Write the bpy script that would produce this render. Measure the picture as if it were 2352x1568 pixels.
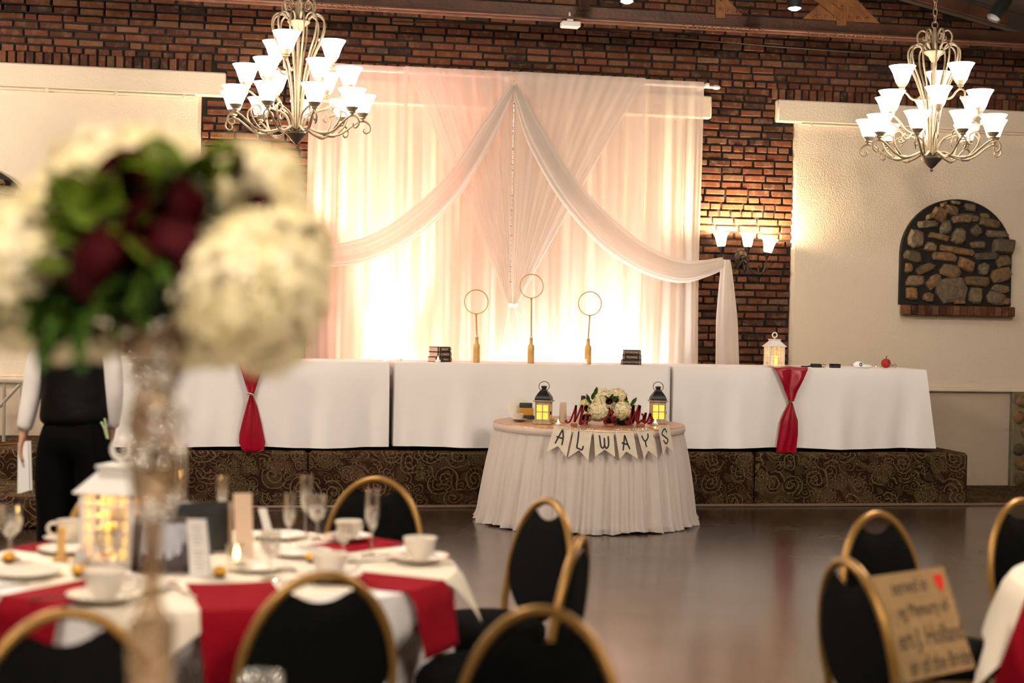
import bpy, bmesh, math, random
from mathutils import Vector, Matrix
for _o in list(bpy.data.objects): bpy.data.objects.remove(_o)
SC = bpy.context.scene
COL = SC.collection
PI = math.pi
R = random.Random(7)

# ---------------------------------------------------------------- camera
F, CX, CY = 3500.0, 1176.0, 784.0          # focal length in pixels of the 2352 x 1568 frame
YAW, PIT, ROL = math.radians(10.7), -0.0184, 0.02
CAM = (0.0, 0.0, 1.6)
_f0 = (math.sin(YAW), math.cos(YAW), 0); _r0 = (math.cos(YAW), -math.sin(YAW), 0)
_cp, _sp, _cr, _sr = math.cos(PIT), math.sin(PIT), math.cos(ROL), math.sin(ROL)
FW = (_cp*_f0[0], _cp*_f0[1], _sp); _u1 = (-_sp*_f0[0], -_sp*_f0[1], _cp)
EX = tuple(_cr*_r0[i]+_sr*_u1[i] for i in range(3)); EY = tuple(_cr*_u1[i]-_sr*_r0[i] for i in range(3))
def ray(px, py):
    a, b = (px-CX)/F, (CY-py)/F
    return tuple(FW[i]+a*EX[i]+b*EY[i] for i in range(3))
def atZ(px, py, z=0.0):
    r = ray(px, py); t = (z-CAM[2])/r[2]; return Vector((r[0]*t, r[1]*t, z))
def atY(px, py, Y):
    r = ray(px, py); t = Y/r[1]; return Vector((r[0]*t, Y, CAM[2]+r[2]*t))
def atD(px, py, d):
    r = ray(px, py); return Vector((r[0]*d, r[1]*d, CAM[2]+r[2]*d))
def atPlane(px, py, p0, n):
    r = Vector(ray(px, py)); c = Vector(CAM); t = (Vector(p0)-c).dot(n)/r.dot(n); return c+r*t

cd = bpy.data.cameras.new('camera'); cam = bpy.data.objects.new('camera', cd); COL.objects.link(cam)
cam.matrix_world = Matrix(((EX[0], EY[0], -FW[0], CAM[0]), (EX[1], EY[1], -FW[1], CAM[1]), (EX[2], EY[2], -FW[2], CAM[2]), (0, 0, 0, 1)))
cd.sensor_width = 36.0; cd.lens = F/2352*36
cd.clip_end = 100
cd.dof.use_dof = True; cd.dof.focus_distance = 12.2; cd.dof.aperture_fstop = 1.6
SC.camera = cam

# ---------------------------------------------------------------- world, exposure
w = bpy.data.worlds.new('world'); SC.world = w; w.use_nodes = True
w.node_tree.nodes['Background'].inputs[0].default_value = (1.0, 0.80, 0.60, 1)
w.node_tree.nodes['Background'].inputs[1].default_value = 0.10
SC.view_settings.view_transform = 'Standard'; SC.view_settings.look = 'None'
SC.view_settings.gamma = 1.0; SC.view_settings.use_curve_mapping = False
SC.view_settings.exposure = 0.65
SC.cycles.use_denoising = True
SC.cycles.use_adaptive_sampling = True; SC.cycles.adaptive_threshold = 0.06; SC.cycles.adaptive_min_samples = 12
SC.cycles.max_bounces = 6; SC.cycles.transparent_max_bounces = 14; SC.cycles.diffuse_bounces = 3; SC.cycles.glossy_bounces = 3; SC.cycles.transmission_bounces = 3
SC.cycles.sample_clamp_indirect = 6.0; SC.cycles.caustics_reflective = False; SC.cycles.caustics_refractive = False

CHAND_W, CHAND_COL = 30.0, (1.0, 0.86, 0.70)       # light of one chandelier
FILL_W, FILL_COL = 560.0, (1.0, 0.86, 0.69)         # unseen chandeliers added as fill light
SCONCE_W, SCONCE_COL = 34.0, (1.0, 0.74, 0.45)
UP_W, UP_COL = 115.0, (1.0, 0.94, 0.88)               # uplights on the stage behind the head table
PINK_W, PINK_COL = 1900.0, (1.0, 0.30, 0.24)

def lamp(kind, name, loc, W, col, parent=None, radius=0.08, target=None, angle=None, blend=0.6):
    d = bpy.data.lights.new(name, kind); d.energy = W; d.color = col
    d.shadow_soft_size = radius
    if kind == 'SPOT': d.spot_size = angle; d.spot_blend = blend
    o = bpy.data.objects.new(name, d); COL.objects.link(o); o.location = loc
    if target is not None:
        o.rotation_euler = (Vector(target)-Vector(loc)).to_track_quat('-Z', 'Y').to_euler()
    if parent: o.parent = parent
    return o

# ---------------------------------------------------------------- materials
MATS = {}
def nodes_of(name):
    m = bpy.data.materials.new(name); m.use_nodes = True; nt = m.node_tree
    MATS[name] = m
    return m, nt, nt.nodes, nt.links, nt.nodes['Principled BSDF']
def setp(b, **k):
    nm = dict(col='Base Color', rough='Roughness', metal='Metallic', spec='Specular IOR Level', trans='Transmission Weight', ior='IOR',
              ecol='Emission Color', es='Emission Strength', coat='Coat Weight', coatr='Coat Roughness', sheen='Sheen Weight', alpha='Alpha', sss='Subsurface Weight')
    for a, v in k.items():
        if a in ('col', 'ecol') and len(v) == 3: v = (*v, 1)
        b.inputs[nm[a]].default_value = v
def mixcol(nt, fac, a, b):
    n = nt.nodes.new('ShaderNodeMix'); n.data_type = 'RGBA'
    for s, v in ((0, fac), (6, a), (7, b)):
        if hasattr(v, 'is_linked') or isinstance(v, bpy.types.NodeSocket): nt.links.new(v, n.inputs[s])
        else: n.inputs[s].default_value = v if s == 0 else (*v, 1) if len(v) == 3 else v
    return n.outputs[2]
def math_(nt, op, *a):
    n = nt.nodes.new('ShaderNodeMath'); n.operation = op
    for i, v in enumerate(a):
        if isinstance(v, bpy.types.NodeSocket): nt.links.new(v, n.inputs[i])
        else: n.inputs[i].default_value = v
    return n.outputs[0]
def coords(nt, scale=(1, 1, 1), kind='Object'):
    t = nt.nodes.new('ShaderNodeTexCoord'); mp = nt.nodes.new('ShaderNodeMapping')
    nt.links.new(t.outputs[kind], mp.inputs[0]); mp.inputs['Scale'].default_value = scale
    return mp.outputs[0]
def noise(nt, vec, scale, detail=3, rough=0.5, dist=0):
    n = nt.nodes.new('ShaderNodeTexNoise'); nt.links.new(vec, n.inputs['Vector'])
    n.inputs['Scale'].default_value = scale; n.inputs['Detail'].default_value = detail
    n.inputs['Roughness'].default_value = rough; n.inputs['Distortion'].default_value = dist
    return n
def ramp(nt, fac, stops):
    r = nt.nodes.new('ShaderNodeValToRGB'); nt.links.new(fac, r.inputs[0]); e = r.color_ramp.elements
    while len(e) < len(stops): e.new(0.5)
    for i, (p, c) in enumerate(stops):
        e[i].position = p; e[i].color = (*c, 1) if len(c) == 3 else c
    return r.outputs[0]
def bump(nt, b, h, strength=0.3, dist=0.01):
    n = nt.nodes.new('ShaderNodeBump'); n.inputs['Strength'].default_value = strength; n.inputs['Distance'].default_value = dist
    nt.links.new(h, n.inputs['Height']); nt.links.new(n.outputs[0], b.inputs['Normal'])
def mat(name, col, rough=0.6, col2=None, ns=8.0, bs=None, bstr=0.3, bdist=0.01, scale=(1, 1, 1), **k):
    """principled colour, optional second colour by noise, optional fine relief"""
    m, nt, N, L, b = nodes_of(name); setp(b, col=col, rough=rough, **k)
    if col2 or bs:
        v = coords(nt, scale)
        if col2:
            n = noise(nt, v, ns, 4, 0.6)
            L.new(ramp(nt, n.outputs[0], ((0.35, col), (0.65, col2))), b.inputs['Base Color'])
        if bs:
            n2 = noise(nt, v, bs, 2, 0.5); bump(nt, b, n2.outputs[0], bstr, bdist)
    return m
def emat(name, col, strength):
    m, nt, N, L, b = nodes_of(name); setp(b, col=col, rough=0.4, ecol=col, es=strength); m.cycles.emission_sampling = 'NONE'; return m
def sheer(name, col, tr=0.25, transl=0.5, bumpy=False):
    m, nt, N, L, b = nodes_of(name); N.remove(b)
    d = N.new('ShaderNodeBsdfDiffuse'); t = N.new('ShaderNodeBsdfTranslucent'); x = N.new('ShaderNodeBsdfTransparent')
    d.inputs[0].default_value = (*col, 1); t.inputs[0].default_value = (*col, 1)
    m1 = N.new('ShaderNodeMixShader'); m1.inputs[0].default_value = transl; L.new(d.outputs[0], m1.inputs[1]); L.new(t.outputs[0], m1.inputs[2])
    m2 = N.new('ShaderNodeMixShader'); m2.inputs[0].default_value = tr; L.new(m1.outputs[0], m2.inputs[1]); L.new(x.outputs[0], m2.inputs[2])
    L.new(m2.outputs[0], N['Material Output'].inputs[0]); return m
def glassmat(name, col=(1, 1, 1), tr=0.72, rough=0.02):
    """thin clear glass: mostly see-through with sharp reflections"""
    m, nt, N, L, b = nodes_of(name); N.remove(b)
    x = N.new('ShaderNodeBsdfTransparent'); x.inputs[0].default_value = (*col, 1)
    g = N.new('ShaderNodeBsdfGlossy'); g.inputs[0].default_value = (1, 1, 1, 1); g.inputs['Roughness'].default_value = rough
    lw = N.new('ShaderNodeLayerWeight'); lw.inputs[0].default_value = 0.35
    mx = N.new('ShaderNodeMixShader')
    f = math_(nt, 'MULTIPLY_ADD', lw.outputs[1], 1.0-tr, 0.13); L.new(f, mx.inputs[0])
    L.new(x.outputs[0], mx.inputs[1]); L.new(g.outputs[0], mx.inputs[2]); L.new(mx.outputs[0], N['Material Output'].inputs[0]); return m

# ---------------------------------------------------------------- mesh builder
def _cbox_topology():
    bm = bmesh.new(); vs = []
    for sx in (-1, 1):
        for sy in (-1, 1):
            for sz in (-1, 1):
                for k in range(3):
                    c = [0.9*sx, 0.9*sy, 0.9*sz]; c[k] = (sx, sy, sz)[k]
                    vs.append(bm.verts.new(c))
    r = bmesh.ops.convex_hull(bm, input=vs); bmesh.ops.dissolve_limit(bm, angle_limit=0.05, verts=bm.verts, edges=bm.edges)
    bm.verts.index_update()
    out = ([tuple(v.co) for v in bm.verts], [[v.index for v in f.verts] for f in bm.faces]); bm.free(); return out
CB_V, CB_F = _cbox_topology()
class MB:
    def __init__(s): s.v = []; s.f = []; s.mi = []; s.cur = 0; s.uv = None
    def add(s, V, Fc):
        n = len(s.v); s.v += [tuple(p) for p in V]; s.f += [[i+n for i in q] for q in Fc]; s.mi += [s.cur]*len(Fc); return s
    def box(s, c, d, b=0.0, rot=None):
        """box at centre c with full sizes d, chamfer b, optional rotation matrix"""
        h = [x/2 for x in d]; V = []
        if b <= 0:
            base = [(x, y, z) for x in (-1, 1) for y in (-1, 1) for z in (-1, 1)]
            V = [Vector((p[0]*h[0], p[1]*h[1], p[2]*h[2])) for p in base]
            Fc = [(0, 1, 3, 2), (4, 6, 7, 5), (0, 4, 5, 1), (2, 3, 7, 6), (0, 2, 6, 4), (1, 5, 7, 3)]
        else:
            for p in CB_V:
                V.append(Vector([ (h[i]-(0 if abs(p[i]) > 0.95 else b))*(1 if p[i] > 0 else -1) for i in range(3)]))
            Fc = CB_F
        if rot is not None: V = [rot @ p for p in V]
        return s.add([(p[0]+c[0], p[1]+c[1], p[2]+c[2]) for p in V], Fc)
    def tube(s, pts, r, seg=8, closed=False, caps=True):
        P = [Vector(p) for p in pts]; n = len(P); V = []; Fc = []
        rr = r if isinstance(r, (list, tuple)) else [r]*n
        nrm = None
        for i in range(n):
            a = P[(i-1) % n] if (closed or i > 0) else P[i]; b = P[(i+1) % n] if (closed or i < n-1) else P[i]
            t = (b-a); t = t.normalized() if t.length > 1e-9 else Vector((0, 0, 1))
            if nrm is None:
                nrm = t.orthogonal().normalized()
            nrm = (nrm-t*nrm.dot(t)); nrm = nrm.normalized() if nrm.length > 1e-6 else t.orthogonal().normalized()
            bn = t.cross(nrm)
            for k in range(seg):
                an = 2*PI*k/seg; V.append(P[i]+(nrm*math.cos(an)+bn*math.sin(an))*rr[i])
        m = n if closed else n-1
        for i in range(m):
            for k in range(seg):
                a, b = i*seg+k, i*seg+(k+1) % seg; j = ((i+1) % n)*seg
                Fc.append((a, b, j+(k+1) % seg, j+k))
        if caps and not closed:
            Fc.append(list(range(seg))[::-1]); Fc.append([(n-1)*seg+k for k in range(seg)])
        return s.add(V, Fc)
    def lathe(s, prof, seg=24, o=(0, 0, 0), capb=True, capt=True, rot=None, ex=1.0, ey=1.0):
        V = []; Fc = []
        for r, z in prof:
            for k in range(seg):
                a = 2*PI*k/seg; p = Vector((r*math.cos(a)*ex, r*math.sin(a)*ey, z))
                if rot is not None: p = rot @ p
                V.append((p[0]+o[0], p[1]+o[1], p[2]+o[2]))
        for i in range(len(prof)-1):
            for k in range(seg):
                Fc.append((i*seg+k, i*seg+(k+1) % seg, (i+1)*seg+(k+1) % seg, (i+1)*seg+k))
        if capb and prof[0][0] > 1e-6: Fc.append(list(range(seg))[::-1])
        if capt and prof[-1][0] > 1e-6: Fc.append([(len(prof)-1)*seg+k for k in range(seg)])
        return s.add(V, Fc)
    def sphere(s, c, r, seg=14, rings=8, sc=(1, 1, 1)):
        V = []; Fc = []
        for i in range(rings+1):
            t = PI*i/rings
            for k in range(seg):
                a = 2*PI*k/seg; V.append((c[0]+r*sc[0]*math.sin(t)*math.cos(a), c[1]+r*sc[1]*math.sin(t)*math.sin(a), c[2]-r*sc[2]*math.cos(t)))
        for i in range(rings):
            for k in range(seg): Fc.append((i*seg+k, i*seg+(k+1) % seg, (i+1)*seg+(k+1) % seg, (i+1)*seg+k))
        return s.add(V, Fc)
    def grid(s, nu, nv, fn, closeu=False, flip=False):
        """surface fn(u, v) -> point with u, v in 0..1"""
        V = [fn(i/(nu if closeu else nu-1), j/(nv-1)) for j in range(nv) for i in range(nu)]; Fc = []
        for j in range(nv-1):
            for i in range(nu if closeu else nu-1):
                q = (j*nu+i, j*nu+(i+1) % nu, (j+1)*nu+(i+1) % nu, (j+1)*nu+i); Fc.append(q[::-1] if flip else q)
        return s.add(V, Fc)
    def poly(s, pts, thick):
        """closed outline of 3-D points lying in a plane, extruded by vector thick (may be concave)"""
        n = len(pts); P = [Vector(p) for p in pts]; T = Vector(thick)
        V = P+[p+T for p in P]
        from mathutils.geometry import tessellate_polygon
        tri = tessellate_polygon([P])
        Fc = [tuple(t) for t in tri]+[tuple(i+n for i in t)[::-1] for t in tri]
        Fc += [(i, (i+1) % n, n+(i+1) % n, n+i) for i in range(n)]
        return s.add(V, Fc)
    def ribbon(s, pts, widths, nrm, thick):
        """flat stroke of varying width along pts in the plane with normal nrm, extruded back by thick"""
        P = [Vector(p) for p in pts]; n = len(P); N = Vector(nrm).normalized(); L = []; Rr = []
        for i in range(n):
            t = (P[min(i+1, n-1)]-P[max(i-1, 0)]).normalized(); sd = t.cross(N)
            L.append(P[i]+sd*widths[i]/2); Rr.append(P[i]-sd*widths[i]/2)
        V = L+Rr+[p-N*thick for p in L]+[p-N*thick for p in Rr]; Fc = []
        for i in range(n-1):
            Fc += [(i, i+1, n+i+1, n+i), (2*n+i, 3*n+i, 3*n+i+1, 2*n+i+1), (i, 2*n+i, 2*n+i+1, i+1), (n+i, n+i+1, 3*n+i+1, 3*n+i)]
        Fc += [(0, n, 3*n, 2*n), (n-1, 3*n-1, 4*n-1, 2*n-1)]
        return s.add(V, Fc)
    def mesh(s, name, mats, smooth=True, angle=40):
        me = bpy.data.meshes.new(name); me.from_pydata(s.v, [], s.f)
        if not isinstance(mats, (list, tuple)): mats = [mats]
        for m in mats: me.materials.append(m)
        if len(mats) > 1:
            me.polygons.foreach_set('material_index', s.mi)
        me.update()
        bm = bmesh.new(); bm.from_mesh(me); bmesh.ops.recalc_face_normals(bm, faces=bm.faces); bm.to_mesh(me); bm.free()
        if smooth:
            me.polygons.foreach_set('use_smooth', [True]*len(me.polygons))
            me.set_sharp_from_angle(angle=math.radians(angle))
        return me
    def build(s, name, mats, parent=None, smooth=True, angle=40, loc=None):
        o = bpy.data.objects.new(name, s.mesh(name, mats, smooth, angle)); COL.objects.link(o)
        if parent is not None: o.parent = parent
        if loc is not None: o.location = loc
        return o
def tag(o, label=None, cat=None, group=None, kind=None):
    if label: o['label'] = label
    if cat: o['category'] = cat
    if group: o['group'] = group
    if kind: o['kind'] = kind
    return o
def thing(name, label, cat, loc=(0, 0, 0), rz=0.0, group=None):
    o = bpy.data.objects.new(name, None); COL.objects.link(o); o.location = loc; o.rotation_euler = (0, 0, rz)
    o.empty_display_size = 0.1
    return tag(o, label, cat, group)
def struct(name, mb, m, parent=None, smooth=False, **k):
    o = mb.build(name, m, parent, smooth, **k)
    if parent is None: o['kind'] = 'structure'
    return o
def inst(name, me, parent, loc=(0, 0, 0), rot=(0, 0, 0), sc=(1, 1, 1)):
    o = bpy.data.objects.new(name, me); COL.objects.link(o); o.parent = parent
    o.location = loc; o.rotation_euler = rot; o.scale = sc; return o
def copy_tree(o, parent=None, loc=None, rz=None, label=None, group=None):
    c = o.copy(); COL.objects.link(c); c.parent = parent
    for ch in list(o.children): copy_tree(ch, c)
    if loc is not None: c.location = loc
    if rz is not None: c.rotation_euler = (0, 0, rz)
    if label: c['label'] = label
    if group: c['group'] = group
    return c
def lerp(a, b, t): return a+(b-a)*t
def smooth_path(pts, n=8):
    """Catmull-Rom through the points"""
    P = [Vector(p) for p in pts]; out = []
    for i in range(len(P)-1):
        p0 = P[max(i-1, 0)]; p1 = P[i]; p2 = P[i+1]; p3 = P[min(i+2, len(P)-1)]
        for k in range(n):
            t = k/n; out.append(0.5*((2*p1)+(p2-p0)*t+(2*p0-5*p1+4*p2-p3)*t*t+(3*p1-p0-3*p2+p3)*t**3))
    out.append(P[-1]); return out
def interp(tab, x):
    """piecewise linear table [(x, y)...]"""
    if x <= tab[0][0]: return tab[0][1]
    for (a, b), (c, d) in zip(tab, tab[1:]):
        if x <= c: return lerp(b, d, (x-a)/(c-a))
    return tab[-1][1]
def text_mesh(name, txt, size, m, depth=0.001, shear=0.0):
    c = bpy.data.curves.new(name, 'FONT'); c.body = txt; c.size = size; c.extrude = depth; c.align_x = 'CENTER'; c.align_y = 'CENTER'; c.shear = shear
    c.resolution_u = 3
    o = bpy.data.objects.new(name, c); COL.objects.link(o); dg = bpy.context.evaluated_depsgraph_get()
    me = bpy.data.meshes.new_from_object(o.evaluated_get(dg)); bpy.data.objects.remove(o); me.materials.clear(); me.materials.append(m); me.name = name
    return me
# ---------------------------------------------------------------- surface materials
def brickmat():
    m, nt, N, L, b = nodes_of('brick')
    oi = N.new('ShaderNodeObjectInfo'); ge = N.new('ShaderNodeNewGeometry')
    rnd = math_(nt, 'FRACT', math_(nt, 'ADD', oi.outputs['Random'], math_(nt, 'MULTIPLY', ge.outputs['Random Per Island'], 3.37)))
    base = ramp(nt, rnd, ((0.0, (0.032, 0.015, 0.010)), (0.15, (0.075, 0.026, 0.014)), (0.45, (0.112, 0.036, 0.017)), (0.75, (0.150, 0.050, 0.023)), (0.93, (0.175, 0.080, 0.040)), (1.0, (0.050, 0.034, 0.024))))
    v = coords(nt, (1, 1, 1), 'Object'); g = N.new('ShaderNodeNewGeometry')
    n1 = noise(nt, g.outputs['Position'], 14, 5, 0.65); n2 = noise(nt, g.outputs['Position'], 60, 3, 0.6)
    c1 = mixcol(nt, math_(nt, 'MULTIPLY', ramp(nt, n1.outputs[0], ((0.50, (0, 0, 0)), (0.68, (1, 1, 1)))), 0.55), base, (0.22, 0.135, 0.075))
    c2 = mixcol(nt, math_(nt, 'MULTIPLY', ramp(nt, n2.outputs[0], ((0.30, (1, 1, 1)), (0.45, (0, 0, 0)))), 0.5), c1, (0.035, 0.017, 0.012))
    L.new(c2, b.inputs['Base Color']); setp(b, rough=0.85, spec=0.25); bump(nt, b, n2.outputs[0], 0.5, 0.004)
    return m
brickmat()
mat('mortar', (0.013, 0.010, 0.008), 0.95, (0.024, 0.018, 0.014), 12, 60, 0.5)
mat('plaster', (0.73, 0.625, 0.49), 0.85, (0.76, 0.655, 0.52), 0.6, 70, 0.45, 0.012, spec=0.3)
mat('plaster_lower', (0.52, 0.42, 0.33), 0.85, None, 1, 80, 0.2, 0.006)
mat('ceiling_wood', (0.030, 0.020, 0.015), 0.7, (0.045, 0.028, 0.020), 3, 8, 0.2, scale=(0.4, 6, 6))
mat('hall_wall', (0.55, 0.45, 0.33), 0.85, None, 1, 60, 0.2)
def floormat():
    m, nt, N, L, b = nodes_of('floor_wood')
    v = coords(nt, (0.9, 6.0, 1.0)); v2 = coords(nt, (1, 1, 1))
    n1 = noise(nt, v, 5, 6, 0.6, 0.6); n2 = noise(nt, v2, 1.3, 3, 0.5); n3 = noise(nt, v, 22, 4, 0.6)
    c = ramp(nt, n1.outputs[0], ((0.3, (0.026, 0.014, 0.009)), (0.7, (0.055, 0.030, 0.019))))
    L.new(c, b.inputs['Base Color'])
    L.new(ramp(nt, n2.outputs[0], ((0.3, (0.17, 0.17, 0.17)), (0.75, (0.30, 0.30, 0.30)))), b.inputs['Roughness'])
    setp(b, spec=0.55, coat=0.55, coatr=0.16); bump(nt, b, n3.outputs[0], 0.22, 0.006); return m
floormat()
def carpetmat():
    """brown carpet woven with olive scrolls, spirals and leaf outlines"""
    m, nt, N, L, b = nodes_of('carpet')
    v0 = coords(nt, (1, 1, 1))
    # warp
    nw = noise(nt, v0, 4.0, 2, 0.5)
    vm = N.new('ShaderNodeVectorMath'); vm.operation = 'MULTIPLY_ADD'; L.new(nw.outputs['Color'], vm.inputs[0]); vm.inputs[1].default_value = (0.10, 0.10, 0.10); L.new(v0, vm.inputs[2])
    def cells(scale, off, thr, turns):
        mp = N.new('ShaderNodeMapping'); L.new(vm.outputs[0], mp.inputs[0]); mp.inputs['Location'].default_value = (off, off*0.7, off*1.3); mp.inputs['Scale'].default_value = (scale,)*3
        vo = N.new('ShaderNodeTexVoronoi'); vo.inputs['Scale'].default_value = 1.0; vo.inputs['Randomness'].default_value = 0.75; L.new(mp.outputs[0], vo.inputs['Vector'])
        sub = N.new('ShaderNodeVectorMath'); sub.operation = 'SUBTRACT'; L.new(mp.outputs[0], sub.inputs[0]); L.new(vo.outputs['Position'], sub.inputs[1])
        sp = N.new('ShaderNodeSeparateXYZ'); L.new(sub.outputs[0], sp.inputs[0])
        px = math_(nt, 'ADD', sp.outputs[0], math_(nt, 'MULTIPLY', sp.outputs[1], 0.6)); pz = math_(nt, 'ADD', sp.outputs[2], math_(nt, 'MULTIPLY', sp.outputs[1], 0.8))
        r = math_(nt, 'SQRT', math_(nt, 'ADD', math_(nt, 'MULTIPLY', px, px), math_(nt, 'MULTIPLY', pz, pz)))
        th = math_(nt, 'ARCTAN2', pz, px)
        rs = N.new('ShaderNodeSeparateColor'); L.new(vo.outputs['Color'], rs.inputs[0])
        sgn = math_(nt, 'SUBTRACT', math_(nt, 'MULTIPLY', math_(nt, 'GREATER_THAN', rs.outputs[1], 0.5), 2.0), 1.0)
        spi = math_(nt, 'FRACT', math_(nt, 'ADD', math_(nt, 'MULTIPLY', math_(nt, 'MULTIPLY', th, sgn), 0.15915), math_(nt, 'MULTIPLY', r, turns)))
        s1 = math_(nt, 'LESS_THAN', math_(nt, 'ABSOLUTE', math_(nt, 'SUBTRACT', spi, 0.5)), thr)
        pet = math_(nt, 'MULTIPLY', math_(nt, 'ABSOLUTE', math_(nt, 'SINE', math_(nt, 'MULTIPLY', th, 3.5))), 0.55)
        p1 = math_(nt, 'LESS_THAN', math_(nt, 'ABSOLUTE', math_(nt, 'SUBTRACT', math_(nt, 'FRACT', math_(nt, 'MULTIPLY', math_(nt, 'SUBTRACT', r, pet), 5.0)), 0.5)), 0.2)
        isl = math_(nt, 'GREATER_THAN', rs.outputs[0], 0.6)
        out = math_(nt, 'ADD', math_(nt, 'MULTIPLY', s1, math_(nt, 'SUBTRACT', 1.0, isl)), math_(nt, 'MULTIPLY', p1, isl))
        return math_(nt, 'MULTIPLY', out, math_(nt, 'LESS_THAN', r, 0.62))
    a = cells(5.4, 0.0, 0.12, 4.6); c = cells(12.0, 3.7, 0.15, 3.0)
    tot = math_(nt, 'MINIMUM', math_(nt, 'ADD', a, math_(nt, 'MULTIPLY', c, 0.7)), 1.0)
    fz = noise(nt, v0, 220, 2, 0.7)
    tot = math_(nt, 'MULTIPLY', tot, ramp(nt, fz.outputs[0], ((0.38, (0.15, 0.15, 0.15)), (0.58, (1, 1, 1)))))
    patch = noise(nt, v0, 2.2, 2, 0.5)
    ground = ramp(nt, patch.outputs[0], ((0.35, (0.019, 0.011, 0.006)), (0.65, (0.040, 0.017, 0.010))))
    line = ramp(nt, patch.outputs[0], ((0.35, (0.23, 0.17, 0.075)), (0.65, (0.25, 0.17, 0.095))))
    L.new(mixcol(nt, math_(nt, 'MULTIPLY', tot, 0.85), ground, line), b.inputs['Base Color'])
    setp(b, rough=0.95, spec=0.05); bump(nt, b, fz.outputs[0], 0.4, 0.006); return m
carpetmat()
mat('white_cloth', (0.90, 0.875, 0.87), 0.8, None, 1, 9, 0.10, 0.02, spec=0.2, sheen=0.1)
mat('cream_cloth', (0.82, 0.74, 0.62), 0.8, None, 1, 9, 0.10, 0.02, spec=0.2)
mat('red_satin', (0.36, 0.0008, 0.020), 0.34, (0.29, 0.0005, 0.014), 3, spec=0.35)
mat('red_napkin', (0.27, 0.0035, 0.013), 0.85, (0.23, 0.0025, 0.010), 4, 240, 0.15, 0.003, spec=0.08)
sheer('sheer_back', (0.85, 0.79, 0.73), 0.22, 0.5)
sheer('sheer_front', (0.89, 0.83, 0.77), 0.27, 0.5)
sheer('tulle', (0.84, 0.76, 0.72), 0.22, 0.35)
mat('chand_metal', (0.30, 0.23, 0.145), 0.45, (0.21, 0.155, 0.09), 14, metal=0.35)
mat('chand_dark', (0.10, 0.075, 0.055), 0.45, metal=0.6)
mat('iron', (0.055, 0.040, 0.030), 0.4, metal=0.8)
mat('rust_steel', (0.075, 0.028, 0.014), 0.42, (0.05, 0.02, 0.011), 5, 30, 0.2, metal=0.35)
mat('rust_gusset', (0.20, 0.075, 0.018), 0.45, (0.12, 0.042, 0.013), 9, 30, 0.25, metal=0.3)
mat('black_plastic', (0.012, 0.012, 0.013), 0.35)
mat('black_fabric', (0.0042, 0.0044, 0.0042), 0.95, (0.006, 0.006, 0.0058), 60, 300, 0.3, 0.002, spec=0.05)
mat('gold_frame', (0.34, 0.185, 0.045), 0.38, (0.28, 0.15, 0.036), 10, metal=0.55)
mat('gold_paint', (0.66, 0.42, 0.15), 0.42, (0.58, 0.36, 0.12), 20, metal=0.35)
mat('white_paint', (0.80, 0.77, 0.74), 0.5)
mat('white_china', (0.80, 0.74, 0.65), 0.22, spec=0.55)
mat('silver', (0.75, 0.72, 0.68), 0.2, metal=1.0)
mat('paper', (0.78, 0.70, 0.58), 0.8, (0.72, 0.62, 0.50), 20)
mat('white_paper', (0.80, 0.79, 0.78), 0.8)
mat('peach_card', (0.74, 0.56, 0.42), 0.7)
mat('ink', (0.018, 0.018, 0.02), 0.7)
mat('lime_wood', (0.50, 0.38, 0.27), 0.6, (0.34, 0.24, 0.16), 16, scale=(1, 1, 0.15))
mat('dark_wood', (0.045, 0.016, 0.009), 0.35, (0.03, 0.011, 0.007), 10)
mat('burgundy_wood', (0.17, 0.004, 0.010), 0.5, spec=0.2)
mat('copper_wood', (0.35, 0.12, 0.05), 0.5)
mat('leaf', (0.075, 0.125, 0.008), 0.55, (0.14, 0.20, 0.014), 25, spec=0.2)
mat('dark_leaf', (0.018, 0.045, 0.005), 0.55, (0.04, 0.085, 0.008), 25, spec=0.15)
mat('burgundy_petal', (0.050, 0.0008, 0.0032), 0.7, (0.025, 0.0005, 0.002), 30, spec=0.1)
def petalmat():
    m, nt, N, L, b = nodes_of('hydrangea_petal')
    ge = N.new('ShaderNodeNewGeometry'); oi = N.new('ShaderNodeObjectInfo'); v = coords(nt)
    n = noise(nt, v, 16, 2, 0.5)
    f = math_(nt, 'ADD', math_(nt, 'MULTIPLY', ge.outputs['Random Per Island'], 0.35), math_(nt, 'MULTIPLY', n.outputs[0], 0.8))
    L.new(ramp(nt, f, ((0.22, (0.68, 0.62, 0.20)), (0.45, (0.83, 0.72, 0.42)), (0.75, (0.88, 0.78, 0.56)))), b.inputs['Base Color'])
    setp(b, rough=0.75, spec=0.2, sss=0.0); return m
petalmat()
glassmat('clear_glass', (0.95, 0.94, 0.92), 0.5)
glassmat('pane_glass', (0.98, 0.96, 0.92), 0.85)
def crystalmat():
    """faceted smoky crystal: half see-through, half warm glossy facets"""
    m, nt, N, L, p = nodes_of('crystal'); v = coords(nt, (1, 1, 1)); n = noise(nt, v, 22, 3, 0.6)
    L.new(ramp(nt, n.outputs[0], ((0.35, (0.10, 0.055, 0.028)), (0.65, (0.50, 0.34, 0.19)))), p.inputs['Base Color']); setp(p, rough=0.15, metal=0.3)
    x = N.new('ShaderNodeBsdfTransparent'); x.inputs[0].default_value = (0.92, 0.84, 0.74, 1); mx = N.new('ShaderNodeMixShader'); mx.inputs[0].default_value = 0.38
    L.new(p.outputs[0], mx.inputs[1]); L.new(x.outputs[0], mx.inputs[2]); L.new(mx.outputs[0], N['Material Output'].inputs[0])
crystalmat()
mat('water', (0.9, 0.9, 0.88), 0.05, spec=0.5, alpha=0.22)
emat('shade_white', (1.0, 0.94, 0.88), 3.6)
emat('shade_warm', (1.0, 0.80, 0.52), 4.5)
emat('flame', (1.0, 0.72, 0.25), 9.0)
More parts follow.
